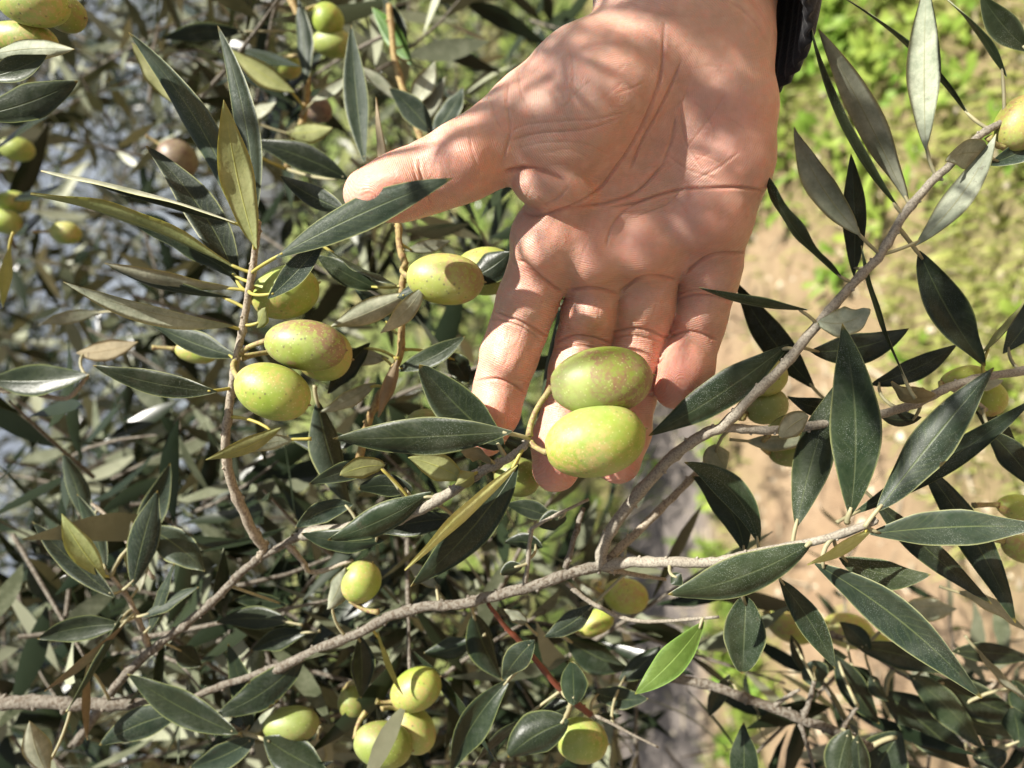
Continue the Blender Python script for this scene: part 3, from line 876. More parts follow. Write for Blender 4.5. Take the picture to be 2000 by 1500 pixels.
# ------------------------------------------------------------------ olive shoots
LEAF_KIND = {   # material of the side turned to the viewer: (upper, lower, which side is seen)
    'u': (M_UP, M_LO, 1), 'd': (M_UPD, M_LO, 1), 'w': (M_UPB, M_LO, 1), 'l': (M_UP, M_LO, -1),
    'y': (M_UPD, M_LOY, -1), 't': (M_TAN, M_TAN, -1), 'p': (M_UP, M_PALE, -1), 'g': (M_LIME, M_LIME, 1)}
NL, NA = 18, 6

def profile(t, blunt):
    # olive leaf outline: narrow base, widest past the middle, pointed tip
    s = t ** (0.92)
    w = math.sin(math.pi * min(1.0, s)) ** (0.80 - 0.26 * blunt)
    w *= 1.0 - 0.10 * math.cos(2 * math.pi * t)
    return max(w, 0.02 if t > 0.5 else 0.045)

def leaf_geo(base, ctrl, tip, width, side, roll, twist, cup, wav, rnd, blunt=0.0, nl=NL, na=NA, thick=0.00045, facing=None):
    V, UVs, F, MI = [], [], [], []
    top, bot = [], []
    for i in range(nl + 1):
        t = i / nl
        c = base * (1-t)**2 + ctrl * (2*t*(1-t)) + tip * t*t
        T = ((ctrl - base) * (1-t) + (tip - ctrl) * t).normalized()
        vdir = (CAM - c).normalized() if facing is None else facing
        S = T.cross(vdir)
        if S.length < 1e-4: S = T.orthogonal()
        S.normalize()
        Nf = S.cross(T).normalized()
        if Nf.dot(vdir) < 0: Nf = -Nf
        a = math.radians(roll + twist * (t - 0.5))
        S2 = S * math.cos(a) + Nf * math.sin(a)
        N2 = Nf * math.cos(a) - S * math.sin(a)
        up = N2 * side
        w = width * 0.5 * profile(t, blunt)
        w *= 1 + 0.10 * mnoise.noise(Vector((t * 4, rnd, 0)))
        for lay in (0, 1):
            row = []
            for k in range(na + 1):
                x = 2 * k / na - 1
                wv = wav * width * math.sin(t * 17 + rnd * 5 + (1.5 if x > 0 else 0)) * abs(x) ** 2
                h = -cup * w * x * x + wv - 0.05 * w * math.exp(-(x / 0.13) ** 2)
                th = thick * (1 - abs(x) ** 4) * (0.0 if lay == 0 else 1.0)
                p = c + S2 * (w * x * (1 - 0.12 * abs(cup) * x * x)) + up * (h - th)
                row.append(len(V)); V.append(p); UVs.append((0.5 + 0.5 * x, t))
            (top if lay == 0 else bot).append(row)
    for rows, flip, mi in ((top, False, 0), (bot, True, 1)):
        for i in range(nl):
            for k in range(na):
                q = (rows[i][k], rows[i][k+1], rows[i+1][k+1], rows[i+1][k])
                F.append(q[::-1] if flip else q); MI.append(mi)
    for i in range(nl):
        F.append((top[i][0], bot[i][0], bot[i+1][0], top[i+1][0])); MI.append(1)
        F.append((top[i][na], top[i+1][na], bot[i+1][na], bot[i][na])); MI.append(1)
    return V, F, MI, UVs

def nearest_on(tw, p):
    best = None
    for pts, rad in tw:
        for i in range(len(pts)):
            dd = (pts[i] - p).length
            if best is None or dd < best[0]: best = (dd, pts[i], rad[i])
    return best

SHOOTS = []
def make_shoot(label, twigs, leaves, cat="olive branch", group="olive branches", bark=M_BARK, maxpet=0.022, pet=M_PETG, name="olive_branch"):
    """twigs: list of (points (px,py,d), r0 px, r1 px, bark or None); leaves: rows of text"""
    r = random.Random(hash(label) % 1000 if False else sum(map(ord, label)))
    tws = []
    geo = []
    for pts, r0, r1, bk in twigs:
        c = catmull(pts, 7)
        W, R = [], []
        n = len(c)
        for i, q in enumerate(c):
            f = i / (n - 1)
            rr = (r0 + (r1 - r0) * f) / FPX * q[2] / 1000
            node = 1.0 + 0.22 * max(0.0, math.sin(i * 0.9 + r0)) ** 8
            W.append(U(*q) + Vector((mnoise.noise(Vector((i*.4, r0, 1))), mnoise.noise(Vector((i*.4, r0, 5))), mnoise.noise(Vector((i*.4, r0, 9))))) * rr * 0.3)
            R.append(rr * node)
        tws.append((W, R)); geo.append((W, R, bk or bark))
    root = empty(name, tws[0][0][0])
    tag(root, label, cat, group)
    for i, (W, R, bk) in enumerate(geo):
        V, F = tube_geo(W, R, 12, True, 0.14, i * 3.0)
        # small bud scars
        o = mesh_obj("twig", V, F, bk); keep(o, root)
        for q in range(2, len(W) - 2, 6):
            if R[q] < 0.0007: continue
            t = (W[q+1] - W[q-1]).normalized(); s = (CAM - W[q]); s = (s - t * s.dot(t)).normalized()
            sd = t.cross(s) * r.choice([-1, 1]) + s * r.uniform(0.0, 0.7)
            sd.normalize()
            a = W[q] + sd * R[q] * 0.6
            V, F = tube_geo([a, a + sd * R[q] * 0.55 + t * R[q] * 0.2, a + sd * R[q] * 0.75 + t * R[q] * 0.3], [R[q]*0.42, R[q]*0.34, R[q]*0.12], 7)
            b = mesh_obj("bud", V, F, bk); keep(b, o)
            b.parent = o; b.matrix_parent_inverse = Matrix.Identity(4)
            o.location = (0, 0, 0)
    for row in leaves.strip().splitlines():
        f = row.split()
        if not f or f[0].startswith('#'): continue
        bx, by, tx, ty, W, bend = map(float, f[:6]); kind = f[6]; roll = float(f[7]); d0 = float(f[8]); d1 = float(f[9])
        att = (float(f[10]), float(f[11])) if len(f) > 11 else None
        blunt = 0.0
        if kind.endswith('b'): blunt = 1.0; kind = kind[:-1]
        up, lo, side = LEAF_KIND[kind]
        L = math.hypot(tx - bx, ty - by); ux, uy = (tx - bx) / L, (ty - by) / L
        mx, my = (bx + tx) / 2 + 2 * bend * -uy, (by + ty) / 2 + 2 * bend * ux
        dm = (d0 + d1) / 2 + r.uniform(-5, 5) * L / 350
        b, c, t = U(bx, by, d0), U(mx, my, dm), U(tx, ty, d1)
        width = W / FPX * (d0 + d1) / 2000.0
        rnd = r.uniform(0, 50)
        V, F, MI, UVs = leaf_geo(b, c, t, width, side, roll, r.uniform(-38, 38), r.choice([r.uniform(0.04, 0.3), r.uniform(0.2, 0.62), -r.uniform(0.05, 0.4)]), r.choice([0.01, 0.02, 0.05]), rnd, blunt)
        lf = mesh_obj("leaf", [v - b for v in V], F, [up, lo], None, MI, True, UVs)
        lf.location = b - Vector(root.location); lf.parent = root
        # stalk of the leaf
        nb = nearest_on(tws, b)
        a = None
        if att is not None:
            q = U(att[0], att[1], d0 + 2); nn = nearest_on(tws, q)
            a = nn[1] if nn[0] < 0.03 else q
        elif nb[0] < maxpet:
            a = nb[1]
        T0 = (c - b).normalized()
        if a is None: a = b - T0 * 0.006
        mid = (a + b) / 2 - T0 * (a - b).length * 0.12 + Vector((0, 0, 0.0008))
        P = [a * (1-s)**2 + mid * 2*s*(1-s) + (b + T0 * 0.003) * s*s for s in (0, .2, .4, .6, .8, 1.0)]
        rr = max(0.0006, width * 0.062)
        V, F = tube_geo([p - b for p in P], [rr*1.25, rr*1.05, rr, rr, rr*0.95, rr*0.6], 7)
        po = mesh_obj("leaf_stalk", V, F, pet if kind not in 'yp' else M_PET); po.parent = lf
    SHOOTS.append((root, tws))
    return tws

def make_olive(label, cx, cy, a, b, ang, d, mat, stem=None, tilt=0.0, group="olives on the tree", cat="olive", crack=None):
    """a, b half axes in photo pixels; ang = image angle (degrees, clockwise) of the axis from stalk to tip"""
    k = d / FPX / 1000.0
    A, B = a * k, b * k
    c = U(cx, cy, d)
    ax = (RIGHT * math.cos(math.radians(ang)) - UP * math.sin(math.radians(ang)))
    ax = (ax * math.cos(math.radians(tilt)) + VIEW * math.sin(math.radians(tilt))).normalized()
    e1 = ax.orthogonal().normalized(); e2 = ax.cross(e1)
    rnd = (cx * 1.37 + cy * 0.71) % 50
    n, mseg = 26, 36
    V, F, UVs = [], [], []
    for i in range(n + 1):
        th = math.pi * i / n
        z = -math.cos(th)
        rr = max(0.0, math.sin(th)) ** 0.94
        rr *= 1 + 0.05 * z                       # a little fuller towards the tip
        zz = z * A
        if i <= 2: zz += A * 0.035 * (2.5 - i) / 2.5   # dimple round the stalk
        if i >= n - 1: zz += A * 0.03 * (1 if i == n else 0.25)
        for s in range(mseg):
            p = 2 * math.pi * s / mseg
            dirv = e1 * math.cos(p) + e2 * math.sin(p)
            wob = 1 + 0.022 * mnoise.noise(dirv * 1.2 + ax * z * 1.1 + Vector((rnd, 0, 0)))
            V.append(ax * zz + dirv * (B * rr * wob)); UVs.append((s / mseg, (i / n)))
    for i in range(n):
        for s in range(mseg):
            s2 = (s + 1) % mseg
            F.append((i*mseg + s, i*mseg + s2, (i+1)*mseg + s2, (i+1)*mseg + s))
    o = mesh_obj("olive", V, F, M_OL[mat], None, None, True, UVs)
    o.location = c
    tag(o, label, cat, group)
    st = -ax * A * 0.95
    if stem is not None:
        e = U(*stem) - c
    else:
        e = st - ax * 0.010 + e1 * 0.002
    mid = (st + e) / 2 - ax * (e - st).length * 0.22
    P = [st * (1-s)**2 + mid * 2*s*(1-s) + e * s*s for s in (0, .12, .3, .5, .7, .88, 1.0)]
    V, F = tube_geo(P, [0.00135, 0.0010, 0.0009, 0.0009, 0.00095, 0.0011, 0.0013], 8, True, 0.25, rnd)
    so = mesh_obj("stalk", V, F, M_STALK); so.parent = o
    tipv = ax * A * 1.0
    V, F = tube_geo([tipv, tipv + ax * 0.0007, tipv + ax * 0.0012], [0.0006, 0.0004, 0.0001], 6)
    tp = mesh_obj("tip_point", V, F, M_STALK); tp.parent = o
    return o

# --- the shoot on the left
make_shoot("upright grey twig of long dark leaves left of the thumb, four green olives on it",
 [([(505,432,262),(497,500,262),(478,620,263),(462,700,264),(447,800,266),(441,880,270),(455,950,276),(490,1030,284),(515,1068,290)], 6, 10, M_BARK)],
 """
 480 455 250 62 56 28 w 8 270 262
 494 440 425 50 46 20 w 20 274 270
 502 486 437 195 62 -6 y 10 260 246
 466 560 285 285 62 22 w -6 272 268
 462 524 60 378 56 20 y 62 262 250 482 530
 458 436 80 335 46 10 u 80 258 246 497 445
 468 545 248 432 46 8 u 45 270 268
 455 562 205 513 50 -16 l 58 262 254 487 572
 452 582 215 521 46 -12 u 62 264 258 478 596
 455 636 125 550 44 -14 l 30 260 246 483 643
 424 765 181 714 46 -9 u 10 258 248 446 764
 462 697 286 627 46 -6 w 20 284 288
 523 583 637 463 42 4 w 15 250 240
 538 503 884 348 66 -10 w 12 242 210 500 522
 680 415 546 341 42 -6 w 10 282 286 700 424
 548 835 402 897 34 -8 y 30 262 256 545 832
 575 858 466 884 30 6 l 20 268 264
 640 486 775 556 36 4 u 72 284 280
 504 640 520 600 30 0 y 40 262 256
 """, pet=M_PET)
make_olive("green olive behind the small grey leaf, topmost of the four on the left twig", 557, 572, 66, 51, -18, 274, 'g', (492, 560, 264), 5)
make_olive("olive with a brown purple blush at its end, middle of the left cluster", 596, 674, 81, 50, 7, 257, 'b', (470, 690, 264), -6)
make_olive("green olive mostly hidden behind the blushed olive on the left", 631, 692, 56, 52, 10, 276, 'g', (472, 700, 266))
make_olive("pale green olive lowest on the left twig", 532, 764, 76, 54, 20, 252, 'g', (460, 705, 264), -4)

# --- the twig held over the fingers
make_shoot("short grey twig crossing below the fingertips and carrying the held pair of olives",
 [([(1034,858,243),(1013,882,245),(978,903,248),(936,924,251),(866,970,257),(790,1008,264),(700,1030,276),(590,1044,292)], 7, 13, M_BARKG)],
 """
 1000 843 650 857 74 -3 u 4 238 232 1030 852
 985 876 819 712 82 -6 db 12 247 243 992 892
 1012 905 802 1146 74 -16 d 10 246 240 1026 872
 1010 908 790 1113 44 -4 p 58 242 236 1024 874
 905 936 797 893 52 6 y 20 250 248
 752 908 664 928 40 6 yb 15 256 254
 962 906 900 882 44 10 tb 56 246 243
 925 922 889 946 36 -4 y 25 248 247
 754 905 603 946 38 6 d 20 264 262
 806 958 700 955 42 8 db 15 266 266
 842 962 640 1055 56 -8 u 12 258 252
 902 1012 724 1041 46 6 d 15 268 268
 750 1056 588 1042 46 -8 d 10 276 274
 620 782 686 992 64 8 w 20 290 292
 690 985 577 1032 42 10 w 15 278 276
 1050 832 1104 575 52 -8 u 72 290 292
 """)
make_olive("upper of the two plump olives lying across the fingers", 1173, 745, 100, 67, -7, 243, 'b', (1034, 852, 243), -4, "pair of olives held on the fingers")
make_olive("lower of the two plump olives lying across the fingers", 1161, 862, 99, 71, -14, 239, 'g', (1036, 864, 243), -4, "pair of olives held on the fingers")
make_olive("dim green olive behind the held twig at the middle fingertip", 1010, 931, 46, 38, 15, 286, 'd', (985, 900, 262))
make_olive("olive peeping out above the long speckled leaf left of the fingertips", 828, 828, 36, 30, -5, 292, 'd', (780, 850, 280))

# --- the long shoot on the right
make_shoot("long grey shoot rising right of the hand with dark and silver leaves",
 [([(1172,1106,276),(1185,1050,272),(1230,985,266),(1300,905,258),(1363,855,252),(1415,830,250),(1468,774,248),(1524,721,247),(1597,634,246),(1667,553,246),(1720,497,246),(1765,420,246),(1818,357,246),(1860,318,246),(1912,266,247),(1960,238,248)], 12, 7, M_BARKG)],
 """
 1808 292 1811 -40 58 -4 l 8 246 244 1826 347
 1774 396 1598 56 54 6 l 18 247 240
 1756 408 1578 24 46 -34 u 72 246 236
 1681 460 1552 248 54 -14 l 14 244 238 1704 492
 1648 545 1490 330 48 -22 u 62 246 236 1668 553
 1668 540 1662 300 42 4 d 15 262 262 1690 530
 1895 231 1646 -4 42 18 u 76 250 250 1914 262
 1965 150 1842 -6 42 10 u 74 250 248 1992 184
 2010 100 1915 -12 48 -6 u 10 250 246
 1788 480 1946 262 52 16 l 25 246 240 1723 503
 1925 300 1846 315 60 10 l 25 246 240
 1932 322 2070 252 44 4 w 0 250 246 1890 300
 1540 672 1267 851 68 -8 u 8 249 246 1552 684
 1577 606 1365 562 42 -10 u 64 243 234 1594 634
 1592 760 1436 548 54 -10 d 8 286 288
 1598 628 1700 604 62 16 lb 30 244 238
 1582 686 1775 641 60 14 d 14 262 258 1562 686
 1795 490 1924 715 70 8 d 8 250 250 1790 470
 1771 746 1681 480 44 -12 u 78 246 250
 """)
make_olive("sunlit yellow green olive at the right edge by the top of the long shoot", 1994, 242, 58, 46, -55, 249, 'y', (1930, 268, 247))
make_olive("bright olive showing behind the long shoot above the forked twig", 1496, 738, 42, 36, -30, 280, 'y', (1440, 770, 268))
make_olive("deep green olive just under the fork of the twigs right of the hand", 1497, 794, 42, 35, -20, 284, 'd', (1452, 815, 262))

# --- forked twig on the right
make_shoot("side twig branching right from the long shoot, crowded with dark leaves",
 [([(1408,834,251),(1457,838,252),(1510,840,253),(1590,830,254),(1716,809,255),(1797,785,256),(1853,756,257),(1912,739,258),(2010,722,260)], 9, 8, M_BARKG),
  ([(1853,756,257),(1890,775,262),(1926,800,268)], 5, 4, M_BARKG)],
 """
 1660 1008 1645 632 86 18 u 4 244 234 1655 1020
 1555 1030 1640 742 70 -8 u 10 256 250
 1712 1000 1941 718 76 -3 w 6 240 230
 1665 1005 2020 778 48 10 u 14 252 250
 1700 752 1870 672 44 8 d 12 270 266
 1916 692 2004 585 34 8 y 70 258 254
 1660 800 1538 774 36 -10 d 15 262 262
 1828 770 1741 745 44 -16 t 40 252 250
 1800 815 1716 810 34 -8 d 20 262 264
 1578 812 1522 856 46 6 lb 20 246 242
 1556 805 1500 832 26 4 y 60 252 250
 1457 861 1590 850 36 6 l 30 276 276
 1395 868 1418 916 56 4 lb 25 270 268
 1482 1062 1337 903 56 30 u 8 266 258
 1454 1080 1352 930 58 24 d 8 278 276
 1800 905 1984 1217 60 -14 d 10 266 262
 1930 842 2030 960 50 -6 d 10 262 262
 1960 690 2050 560 50 4 w 10 266 266
 1905 800 1990 880 36 -4 d 20 276 276
 1870 760 1960 742 36 4 l 35 270 268
 """)
make_olive("pale olive half hidden below a silver leaf right of the fingertips", 1548, 878, 48, 34, -8, 292, 'd', (1500, 850, 270))
make_olive("yellowish olive behind the broad slanting leaf on the right", 1924, 776, 40, 36, 40, 278, 'y', (1880, 760, 262))
make_olive("slim yellow olive lying along the right side twig", 1880, 738, 44, 22, -15, 266, 'y', (1850, 760, 258))
make_olive("cut off yellow olive at the right edge above the long horizontal leaf", 1992, 992, 44, 26, 8, 280, 'y', None)

# --- lower right shoot
make_shoot("shoot reaching right below the fingers, ending in a fan of broad dark leaves",
 [([(1172,1104,276),(1240,1098,270),(1300,1098,264),(1370,1099,260),(1415,1094,256),(1496,1076,252),(1601,1055,246),(1695,1024,242),(1712,1012,241)], 11, 7, M_BARKG)],
 """
 1587 1059 1305 1161 78 -16 u 8 246 238
 1457 1164 1450 1316 76 0 ub 4 264 262 1430 1098
 1520 1129 1631 1307 50 -8 u 10 258 256 1500 1078
 1592 1101 1918 1364 78 -18 w 8 244 236 1640 1050
 1640 1090 1818 1122 58 14 u 16 254 252
 1700 1036 1576 1102 42 -4 p 60 243 237
 1700 1043 2040 1030 68 -8 w 10 242 232
 1700 968 1937 1180 48 4 d 10 264 262
 1310 1140 1330 1120 30 0 d 20 256 256
 """)
# --- lime leaf
make_shoot("thin twig with one bright lime green young leaf beneath the lower shoot",
 [([(1107,1139,280),(1146,1171,280),(1202,1202,278),(1247,1213,276),(1300,1213,275),(1405,1205,272)], 5, 3, M_BARKG)],
 """
 1375 1214 1240 1356 54 -8 g 15 272 268
 """)

# --- main stem and the forks under the held twig
make_shoot("thick pale main stem running left and right across the lower middle",
 [([(1190,1085,275),(1172,1104,276),(1118,1118,277),(1037,1146,280),(950,1167,284),(897,1181,287),(827,1185,290),(757,1206,294),(705,1234,298),(600,1278,306),(500,1330,320)], 11, 9, M_BARKD),
  ([(1180,1100,276),(1220,1062,278),(1300,985,280),(1352,932,284),(1400,880,300)], 9, 6, M_BARK),
  ([(1023,1146,281),(1030,1108,278),(1037,1045,274),(1052,1024,272),(1150,975,270)], 5, 3, M_BARKG),
  ([(1104,1110,277),(1122,1050,278),(1139,992,282)], 6, 5, M_BARKD),
  ([(1181,1111,276),(1240,1122,282),(1300,1132,290)], 6, 3, M_BARK)],
 """
 1107 1013 1052 1028 38 4 db 10 274 272
 1083 1014 985 985 36 4 d 20 280 282
 1020 1108 978 1122 28 4 db 15 276 274
 1060 1070 985 1060 34 6 d 20 286 288
 1160 1181 1062 1245 40 -6 w 15 290 294
 1107 1248 1227 1305 62 6 d 12 330 330
 1030 1220 985 1190 26 3 l 20 300 300
 925 1199 981 1326 60 6 d 20 308 312
 925 1251 827 1276 42 -6 d 12 312 314
 737 1234 786 1357 22 6 y 60 300 300
 702 1241 705 1364 46 -4 d 20 304 306
 640 1190 675 1108 42 4 l 12 296 292
 860 1150 795 1100 34 3 l 30 296 300
 """, bark=M_BARKD)
make_olive("lone green olive just above the main stem left of centre", 705, 1137, 42, 38, -60, 296, 'g', (740, 1195, 294))
make_olive("topmost olive of the cluster below the main stem", 812, 1347, 52, 40, -28, 312, 'g', (735, 1370, 310))
make_olive("biggest dull green olive at the bottom left of centre", 748, 1454, 58, 43, 12, 306, 'd', (715, 1390, 310))
make_olive("olive tucked behind the biggest dull olive at the bottom", 808, 1424, 50, 38, 55, 318, 'g', (745, 1385, 314))
make_olive("shaded little olive left of the bottom cluster", 690, 1372, 32, 30, 60, 332, 'd', (705, 1335, 320))
make_olive("dull oval olive at the lower left under the broad dark leaves", 568, 1416, 55, 35, -4, 322, 'd', (500, 1420, 322))
make_olive("blurred yellow olive under the main stem's right fork", 1222, 1164, 44, 34, 10, 344, 'y', (1170, 1140, 320))
make_olive("small green olive under the blurred yellow one at the right fork", 1163, 1216, 38, 24, -25, 336, 'g', (1120, 1230, 330))
make_olive("green olive low in the middle behind a round dark leaf", 1135, 1446, 52, 42, 8, 308, 'g', (1100, 1405, 304))

make_shoot("red brown bare twig slanting down from the main stem",
 [([(953,1178,288),(985,1222,290),(1020,1258,292),(1097,1349,296),(1153,1396,300)], 4, 6.5, M_BARKR),
  ([(1153,1396,300),(1185,1408,300),(1230,1432,300),(1286,1460,300)], 4, 2, M_BARKG)],
 """
 1044 1251 981 1329 46 4 w 15 286 288
 1121 1378 1118 1292 52 0 db 15 284 284
 1111 1409 992 1480 78 10 db 8 286 286
 1118 1374 1051 1392 42 -6 d 15 300 302
 995 1328 880 1510 58 14 d 12 290 292 1020 1300
 1020 1405 925 1494 28 4 d 50 300 304
 1160 1400 1215 1396 18 3 d 40 304 308
 1156 1350 1266 1364 42 8 w 15 312 312
 1209 1328 1290 1262 42 4 d 15 318 318
 """)

# --- bottom right
make_shoot("bare grey brown branch low on the right with small forks",
 [([(1250,1300,330),(1321,1325,326),(1387,1339,324),(1468,1367,322),(1566,1405,320),(1636,1430,320),(1700,1460,322)], 9, 9, M_BARKD),
  ([(1503,1385,321),(1530,1366,320),(1562,1346,318)], 5, 3, M_BARKD), ([(1568,1402,320),(1582,1366,318),(1590,1330,316)], 6, 4, M_BARKD),
  ([(1559,1402,320),(1575,1450,320),(1592,1510,320)], 5, 3, M_BARKD), ([(1640,1430,320),(1660,1400,322),(1675,1380,322)], 5, 3, M_BARKD)],
 """
 1632 1280 1718 1414 52 4 d 12 332 330
 1590 1290 1600 1345 54 0 wb 20 330 330
 1425 1318 1385 1400 34 3 d 30 340 344
 1545 1240 1575 1318 26 0 d 30 330 332
 1450 1560 1452 1412 52 2 d 8 300 298
 1660 1425 1632 1540 58 4 u 12 312 308 
 1676 1436 1690 1550 46 4 d 12 310 308
 1760 1430 1700 1540 78 6 d 18 322 322
 """, maxpet=0.03)
make_shoot("blurred fan of long dark leaves in the bottom right corner",
 [([(1600,1230,350),(1680,1262,346),(1740,1300,344),(1800,1340,342),(1850,1400,342),(1900,1470,342)], 6, 6, M_BARKD)],
 """
 1671 1262 1862 1316 48 -8 d 12 326 324
 1776 1318 1924 1466 60 -8 u 8 332 330
 1832 1328 2010 1406 66 6 d 15 340 340
 1860 1272 2020 1286 40 -4 d 15 330 328
 1720 1350 1896 1500 84 -6 d 12 346 342
 1840 1385 2000 1440 46 4 w 20 350 350
 1900 1480 1966 1468 42 4 db 14 330 328
 1990 1460 1976 1380 52 4 d 10 326 324
 1700 1270 1640 1215 40 4 d 16 326 326
 1760 1195 1868 1190 50 -6 l 30 332 330
 1867 1155 2010 1240 44 -10 l 55 290 286
 1905 1265 2010 1370 30 4 l 60 300 296
 1700 1320 1735 1370 34 0 w 30 330 330
 1660 1300 1700 1350 40 0 u 20 336 336
 1980 1330 2040 1420 50 4 d 15 336 334
 """, maxpet=0.035)
make_olive("blurred yellow olive hanging between dark leaves lower right", 1545, 1220, 52, 34, 20, 395, 'y', (1500, 1195, 380))
make_olive("blurred pale yellow olive right of the hanging narrow leaf", 1655, 1232, 50, 34, 10, 400, 'y', (1610, 1215, 380))
make_olive("small bright yellow olive beside the blurred pale one lower right", 1718, 1258, 28, 20, 35, 392, 'y', (1690, 1240, 380))
make_olive("thin slice of yellow olive at the right edge below the long horizontal leaf", 1996, 1072, 40, 26, 20, 300, 'y', None)

# --- bottom left
make_shoot("diagonal brown branch in the lower left, sky glinting behind it",
 [([(640,1010,288),(588,1045,292),(507,1090,298),(465,1125,302),(420,1171,306),(367,1216,310),(315,1255,314),(262,1300,320),(210,1363,328),(150,1450,340)], 7, 9, M_BARKD),
  ([(290,1262,314),(272,1215,312),(252,1171,310),(217,1125,308)], 6, 4, M_BARK),
  ([(507,1090,298),(520,1060,294)], 7, 7, M_BARK), ([(560,1062,294),(590,1095,296),(612,1118,300),(690,1095,300)], 6, 4, M_BARK)],
 """
 224 1167 63 1019 40 -4 w 10 304 298
 206 1129 121 1003 44 -6 y 10 306 300
 206 1115 150 965 34 4 w 30 312 312
 259 1146 308 958 54 -4 w 14 304 300
 285 1030 400 1116 62 -8 w 14 308 310
 273 1157 257 1017 42 4 l 20 312 314
 238 1220 73 1248 48 8 d 16 306 304
 241 1220 87 1349 30 -6 t 55 304 302
 280 1206 388 1146 32 -4 w 40 306 304
 290 1237 340 1101 26 -2 w 40 306 304
 345 1262 395 1300 40 3 d 20 318 322
 565 1215 423 1216 42 8 d 12 318 318
 560 1182 455 1172 34 4 d 30 322 324
 600 1235 490 1271 40 6 d 14 322 324
 240 1200 130 1390 26 -8 w 60 306 300
 """, maxpet=0.03, bark=M_BARKD)
make_shoot("stout pale branch entering from the left edge near the bottom",
 [([(-60,1372,326),(0,1374,324),(70,1370,322),(140,1375,321),(230,1376,320),(308,1377,320),(350,1385,322),(470,1432,322)], 15, 8, M_BARKD),
  ([(340,1377,322),(420,1345,322),(520,1310,320),(600,1278,318)], 7, 7, M_BARKD)],
 """
 595 1280 420 1398 62 -14 d 12 312 310
 465 1433 248 1316 56 -8 d 10 308 306
 360 1391 194 1456 58 10 w 12 312 308
 95 1512 58 1408 46 -6 l 12 306 304
 490 1430 445 1258 42 4 d 20 322 324
 172 1290 170 1446 22 4 t 50 306 302
 515 1440 640 1510 70 4 d 14 312 310
 480 1440 540 1380 30 0 l 40 320 322
 500 1440 370 1500 50 -6 w 20 318 318
 480 1450 420 1520 44 4 d 20 324 324
 620 1440 590 1520 60 0 l 20 340 345
 """, maxpet=0.035, bark=M_BARKD)

# --- behind thumb and index
make_shoot("ochre upright twig behind the thumb with sunlit silver leaves",
 [([(772,400,292),(777,434,290),(782,490,286),(791,518,284),(785,567,282),(784,655,284),(778,704,286),(740,777,290),(719,826,294),(700,900,300)], 6, 8, M_BARKY)],
 """
 800 572 645 638 48 -4 l 10 276 272
 828 560 743 650 38 -6 l 18 264 260 800 575
 775 580 829 550 34 4 w 20 270 266
 771 724 908 656 40 8 u 15 282 280
 776 702 738 815 30 -4 t 30 280 280
 733 747 625 805 32 -4 l 25 290 290
 722 670 640 770 42 4 d 20 294 294
 740 566 618 498 46 -4 u 15 288 286
 880 690 915 748 44 0 db 20 294 296
 915 545 998 492 60 4 d 12 276 272
 760 700 640 700 38 6 l 20 300 300
 790 490 880 470 30 3 l 30 300 305
 770 440 735 190 24 -4 t 45 296 296
 762 640 690 560 34 4 w 25 300 300
 700 860 560 850 46 -6 d 15 300 305
 """, pet=M_PET)
make_olive("yellow olive with a tan blush between the twig and the index finger", 869, 545, 76, 50, 5, 268, 'y', (791, 520, 284), -3)
make_olive("green olive behind the dark leaf beside the index finger", 948, 530, 62, 47, 0, 288, 'g', (880, 500, 288))

# --- top left corner
make_shoot("leafy twig cut by the left edge below the corner olives",
 [([(-120,60,246),(-60,110,244),(-50,160,243),(-46,230,243),(-60,300,246)], 7, 8, M_BARK)],
 """
 -30 112 147 97 42 -8 l 25 246 240
 -25 152 92 107 44 4 u 8 242 238
 -45 226 152 158 62 8 d 6 242 238
 """, maxpet=0.03)
make_olive("large olive cut by the top edge in the left corner", 66, 8, 68, 42, 4, 243, 'g', (-20, 20, 246))
make_olive("lower olive of the trio in the top left corner", 46, 78, 66, 36, 8, 251, 'g', (-30, 80, 246))
make_olive("olive behind the trio's large one in the top left corner", 128, 28, 38, 34, 10, 264, 'd', (60, 20, 254))

# --- blurred shoots behind, upper left
make_shoot("blurred shoot with blue green leaves left of the wrist",
 [([(760,10,400),(772,120,392),(800,210,380),(830,300,372),(845,400,366)], 6, 7, M_BARKY)],
 """
 712 318 686 48 46 -4 w 12 336 332
 845 262 760 172 46 4 w 10 356 352
 806 128 726 14 38 4 g 20 402 404
 792 98 745 -8 34 4 w 20 402 402
 800 215 850 120 40 4 l 20 384 384
 812 250 870 150 34 4 l 30 384 386
 840 270 905 170 40 4 w 20 372 372
 828 300 905 240 36 2 l 20 380 384
 780 200 700 130 34 4 l 40 392 392
 """, maxpet=0.06)
make_shoot("blurred pale shoot near the top edge, two olives beside it",
 [([(560,-20,420),(590,60,412),(600,150,404),(590,240,396),(560,330,390)], 6, 7, M_BARKY)],
 """
 595 168 582 -6 36 4 w 30 386 384
 575 180 450 97 42 -4 y 14 384 380
 609 197 684 147 26 6 l 30 384 382
 682 352 492 276 52 8 d 10 334 332
 476 62 315 76 34 6 d 20 402 404
 340 202 258 84 48 4 y 16 334 332
 470 230 540 200 30 4 l 30 390 390
 560 260 650 250 40 4 y 20 386 386
 560 300 640 330 40 4 l 30 386 386
 """, maxpet=0.08)
make_olive("blurred green olive near the top edge left of the wrist", 640, 38, 32, 30, 60, 405, 'g', (600, 20, 405))
make_olive("second blurred olive under the one near the top edge", 650, 84, 40, 28, 5, 410, 'g', (600, 80, 408))
make_olive("lone blurred olive below left of the two near the top edge", 561, 128, 28, 25, 20, 425, 'g', (590, 110, 408))
make_olive("blurred dusky mauve olive behind the long left leaves", 346, 310, 40, 36, 40, 430, 'm', None)
